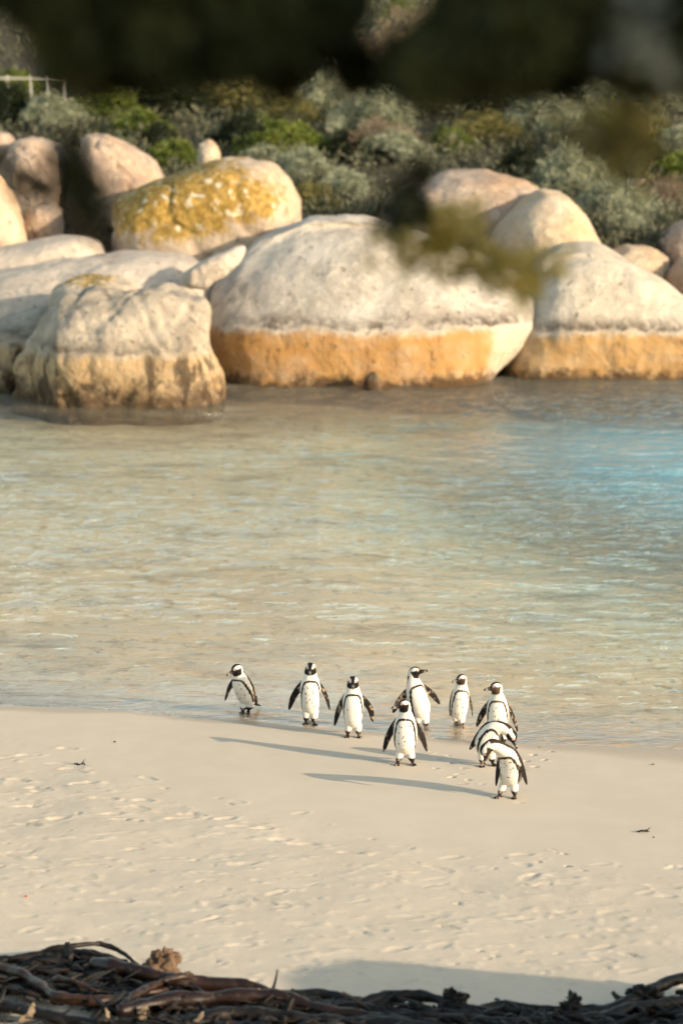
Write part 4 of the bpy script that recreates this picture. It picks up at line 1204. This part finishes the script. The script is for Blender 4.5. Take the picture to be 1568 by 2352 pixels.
def kelp(label, pts, rad, mat, taper=.5, seed=1):
    """pts: (x, y, height above sand) in photo units; rad metres"""
    P = []
    for a, b, hgt in pts:
        p = at_ground(a, b + dshift(a), hgt)
        P.append(p)
    P = np.array(P); base = P[0].copy(); base[2] = float(ground_z(base[0], base[1]))
    path = catmull(P - base, 70)
    path = path + 0.016 * np.stack([vnoise(path * 4 + seed + k * 7, seed + k) for k in range(3)], -1)
    R = rad * np.interp(np.linspace(0, 1, 70), [0, .1, .8, 1], [.8, 1, 1 - .4 * taper, 1 - taper]) * (1 + .25 * vnoise(path * 9, seed))
    V, F = tube(path, R, 14, 0.006, seed)
    o = link_mesh('kelp_stalk', V, F, M[mat])
    o.location = base
    tag(o, label, 'kelp', 'kelp stalks washed up in the foreground')
KELP = [
 ('thick reddish kelp stalk running from the left pile under the orange one', [(210, 2215, .13), (330, 2245, .13), (420, 2275, .10), (560, 2290, .07), (640, 2312, .03)], .036, 'kelp_red', .5),
 ('orange brown kelp stalk arching over the middle of the left pile', [(270, 2320, .10), (350, 2275, .13), (420, 2262, .14), (500, 2290, .07)], .017, 'kelp_brown', .6),
 ('long brown kelp stalk lying across the left pile from the left edge', [(-40, 2220, .08), (60, 2245, .10), (130, 2290, .10), (250, 2300, .09), (390, 2290, .08)], .022, 'kelp_brown', .3),
 ('short orange kelp piece on top of the left pile', [(120, 2252, .14), (170, 2258, .15), (225, 2278, .13)], .014, 'kelp_brown', .5),
 ('very long brown kelp stalk sweeping from the pile to the lower right corner', [(270, 2330, .10), (390, 2318, .11), (520, 2318, .11), (640, 2320, .10), (720, 2340, .08), (830, 2362, .07), (1000, 2385, .06)], .030, 'kelp_red', .2),
 ('dark kelp stalk on the sand at the far side of the heap', [(480, 2310, .02), (620, 2312, .02), (760, 2320, .03), (860, 2340, .03), (980, 2365, .03)], .024, 'kelp', .4),
 ('dark kelp stalk just in front of the far one', [(560, 2340, .05), (700, 2336, .06), (860, 2350, .06), (1010, 2372, .05), (1150, 2395, .04)], .026, 'kelp', .3),
 ('dark kelp stalk with a raised hump near the bottom middle', [(800, 2345, .04), (890, 2318, .07), (980, 2318, .07), (1060, 2345, .05), (1180, 2362, .04)], .026, 'kelp', .4),
 ('thin dark kelp stalk curling up at the bottom right', [(1040, 2372, .03), (1140, 2345, .04), (1240, 2352, .04), (1330, 2348, .05), (1420, 2345, .06)], .022, 'kelp', .4),
 ('dark kelp stalk rising to the right edge', [(1200, 2375, .05), (1330, 2360, .06), (1450, 2330, .09), (1530, 2290, .12), (1600, 2272, .13)], .026, 'kelp', .2),
 ('dark kelp stalk at the lower right edge under the rising one', [(1250, 2385, .05), (1380, 2370, .07), (1500, 2340, .08), (1610, 2322, .09)], .028, 'kelp', .2),
 ('wide dark kelp stalk along the bottom edge in the middle', [(420, 2372, .05), (560, 2358, .07), (700, 2370, .07), (860, 2385, .06), (1050, 2395, .05)], .034, 'kelp', .3),
 ('dark olive kelp stalk along the very bottom toward the right', [(760, 2392, .05), (920, 2368, .06), (1100, 2372, .06), (1300, 2392, .05)], .028, 'kelp', .3),
 ('black kelp stalk buried at the bottom of the left pile', [(-30, 2300, .05), (90, 2330, .06), (220, 2352, .05), (360, 2380, .04)], .026, 'kelp', .3),
 ('dark kelp stalk along the back of the left pile', [(-40, 2212, .04), (60, 2200, .06), (160, 2192, .09), (240, 2205, .09), (330, 2250, .03)], .022, 'kelp', .5),
 ('thin black kelp strand on the crest of the left pile', [(100, 2185, .10), (160, 2172, .14), (230, 2170, .13), (280, 2190, .09), (330, 2235, .03)], .011, 'kelp', .6),
]
for i, (lab, pts, rad, mt, tp) in enumerate(KELP): kelp(lab, pts, rad * 1.6, mt, tp, 200 + i * 11)

def weed_heap():
    r = np.random.default_rng(42)
    parts = []; n = 0
    def spot():
        while True:
            a, b = r.uniform(-60, 1620), r.uniform(2165, 2420)
            top = np.interp(a, [-60, 60, 160, 240, 300, 420, 560, 700, 900, 1100, 1300, 1430, 1568], [2222, 2210, 2188, 2190, 2234, 2268, 2286, 2292, 2304, 2318, 2318, 2298, 2280])
            lowb = np.interp(a, [-60, 0, 200, 330, 450], [2280, 2285, 2300, 2335, 2430])
            if b > lowb and r.random() < .88: continue
            if b > top + 8: return a, b, top
    while n < 1900:
        a, b, top = spot()
        pile = np.interp(a, [0, 250, 420, 700, 1568], [.10, .10, .08, .08, .08])
        p = at_ground(a, b, r.uniform(.0, pile))
        ang = r.normal(0.1, .7); L = r.uniform(.10, .38)
        d = np.array([math.cos(ang), math.sin(ang) * .6, r.normal(0, .30)])
        side = np.array([-math.sin(ang), math.cos(ang), r.normal(0, .4)]); side /= np.linalg.norm(side)
        wd = r.uniform(.010, .034)
        m_ = 9
        t = np.linspace(0, 1, m_)
        c = p + d * (t[:, None] - .5) * L + np.array([0, 0, 1.0]) * (.03 * np.sin(t * math.pi * r.uniform(1, 2)) * r.uniform(0, 1))[:, None] + side * (.02 * np.sin(t * 5 + r.uniform(0, 6)))[:, None]
        ww = wd * np.sin(np.clip(t, .08, .92) * math.pi) ** .5
        V = np.concatenate([c - side * ww[:, None], c + side * ww[:, None] + np.array([0, 0, .006]), c + np.array([0, 0, -.004])])
        F = []
        for i in range(m_ - 1):
            F += [(i, i + 1, m_ + i + 1, m_ + i), (i, 2 * m_ + i, 2 * m_ + i + 1, i + 1), (m_ + i, m_ + i + 1, 2 * m_ + i + 1, 2 * m_ + i)]
        parts.append((V, F)); n += 1
    V, F = merge(parts)
    o = link_mesh('weed_litter', V, F, M['weed'])
    tag(o, 'tangle of black seaweed blades filling the kelp heap', 'seaweed', kind='stuff')
weed_heap()

def lump(name, label, cat, px, size, mat, seed, rough=.3, group=None, knobs=0, lift=0.0):
    p = at_ground(px[0], px[1])
    r = np.random.default_rng(seed)
    V, F = ellipsoid((0, 0, 0), np.eye(3), (1, 1, 1), 64, 40)
    n = fbm(V * 1.7 + seed, 4, seed)
    V = V * (1 + rough * n)[:, None]
    if knobs:
        kn = r.normal(0, 1, (knobs, 3)); kn /= np.linalg.norm(kn, axis=1, keepdims=True)
        U = V / np.linalg.norm(V, axis=1, keepdims=True)
        dd = np.max(U @ kn.T, axis=1)
        V = V * (0.82 + .30 * smooth(.955, .99, dd))[:, None]
    V = V * np.array(size)
    o = link_mesh(name, V, F, M[mat])
    o.location = (p[0], p[1], float(ground_z(p[0], p[1])) + size[2] * .7 + lift)
    return tag(o, label, cat, group)
lump('holdfast', 'knobbly brown kelp holdfast standing at the back of the left pile', 'holdfast', (372, 2244), (.10, .08, .105), 'holdfast', 5, .35, knobs=90)
lump('holdfast', 'small brown crumb of holdfast right of the knobbly one', 'holdfast', (432, 2244), (.03, .022, .022), 'holdfast', 6, .5, knobs=30)
lump('holdfast', 'dark holdfast stump on the hump of stalk near the bottom middle', 'holdfast', (1050, 2325), (.07, .05, .07), 'kelp', 7, .45, knobs=40, lift=.03)
lump('holdfast', 'dark pointed holdfast at the bottom right', 'holdfast', (1310, 2345), (.07, .06, .09), 'kelp', 8, .5, knobs=40, lift=.02)
lump('holdfast', 'dark knotted holdfast where the right stalks meet', 'holdfast', (1478, 2322), (.09, .06, .07), 'kelp', 9, .5, knobs=50, lift=.05)
def flake(label, px, hgt, wd, mat, seed, lean=.2):
    """a dried blade standing up out of the heap"""
    r = np.random.default_rng(seed)
    p = at_ground(px[0], px[1], .03)
    m_ = 12; t = np.linspace(0, 1, m_)
    c = np.stack([lean * hgt * t + .015 * np.sin(t * 4 + seed), .02 * np.cos(t * 3), hgt * t], -1)
    ww = wd * (1 - t) ** .6 * (.7 + .5 * r.random(m_))
    th = .008 * (1 - .7 * t)
    A = np.tile([1.0, .25, 0], (m_, 1)); B = np.tile([-.25, 1.0, 0], (m_, 1))
    V, F, _ = loft(c, A, B, ww, th, 12)
    V = V + .008 * np.stack([vnoise(V * 30 + seed + k, seed + k) for k in range(3)], -1)
    o = link_mesh('dried_blade', V, F, M[mat]); o.location = (p[0], p[1], float(ground_z(p[0], p[1])) + .03)
    tag(o, label, 'seaweed')
flake('dried tan kelp blade standing in front of the long brown stalk', (330, 2350), .13, .045, 'dry', 3, .1)
flake('dried tan kelp blade right of the taller standing one', (450, 2362), .11, .04, 'dry', 4, .25)
flake('grey curled kelp blade standing at the left of the heap', (60, 2350), .14, .04, 'dry', 5, .3)
flake('grey kelp blade standing between the left edge and the tan blades', (230, 2365), .14, .03, 'dry', 6, .35)
flake('pale kelp scrap lying at the far side of the heap in the middle', (585, 2285), .05, .03, 'dry', 7, .9)

def twig(label, pts, rad, mat, seed, cat='twig'):
    P = np.array([at_ground(a, b, h_) for a, b, h_ in pts]); base = P[0].copy()
    path = catmull(P - base, 24)
    parts = [tube(path, np.linspace(rad, rad * .5, 24), 7, rad * .5, seed)]
    r = np.random.default_rng(seed)
    for k in range(4):
        i = r.integers(4, 22); d = np.array([r.normal(0, 1), r.normal(0, .4), abs(r.normal(.4, .5))]) * .035
        parts.append(tube(catmull([path[i], path[i] + d * .6, path[i] + d], 6), np.linspace(rad * .7, rad * .25, 6), 6))
    V, F = merge(parts)
    o = link_mesh('twig', V, F, M[mat]); o.location = base
    tag(o, label, cat)
twig('small black twig alone on the smooth sand at the left', [(172, 1754, .004), (182, 1756, .010), (192, 1752, .012), (197, 1757, .004)], .006, 'kelp', 11)
twig('scrap of dark red seaweed with its own shadow alone on the right sand', [(1462, 1910, .005), (1472, 1908, .02), (1482, 1909, .012), (1490, 1908, .004)], .008, 'kelp_red', 12, 'seaweed')
lump('pebble', 'tiny dark pebble on smooth sand left of the penguins', 'pebble', (264, 1705), (.008, .007, .006), 'kelp', 13)
lump('pebble', 'tiny dark pebble on the right below the red seaweed scrap', 'pebble', (1500, 1925), (.007, .006, .005), 'kelp', 14)
lump('shell', 'pale shell fragment on wet sand near the right edge', 'shell', (1500, 1757), (.016, .012, .008), 'dry', 15)
mr = NT('red_plastic'); M['red'] = mr.out(mr.bsdf((.55, .06, .02), .5))
lump('litter', 'tiny bright red scrap on the trampled sand at left', 'litter', (61, 2061), (.009, .008, .008), 'red', 16)

# unseen boulder beside the frame, shaped to cast the shadow on the near sand
def shade_outcrop():
    V, F = ellipsoid((0, 0, 0), np.eye(3), (1, 1, 1), 120, 70)
    V = V * (1 + .10 * fbm(V * 1.4 + 3, 4, 91))[:, None] * np.array([2.6, 1.35, 2.28])
    o = link_mesh('boulder', V, F, M['rock_warm'])
    o.location = (6.75, 13.55, .3)
    tag(o, 'unseen boulder beside the beach at right, added to shade the near sand', 'boulder')
shade_outcrop()
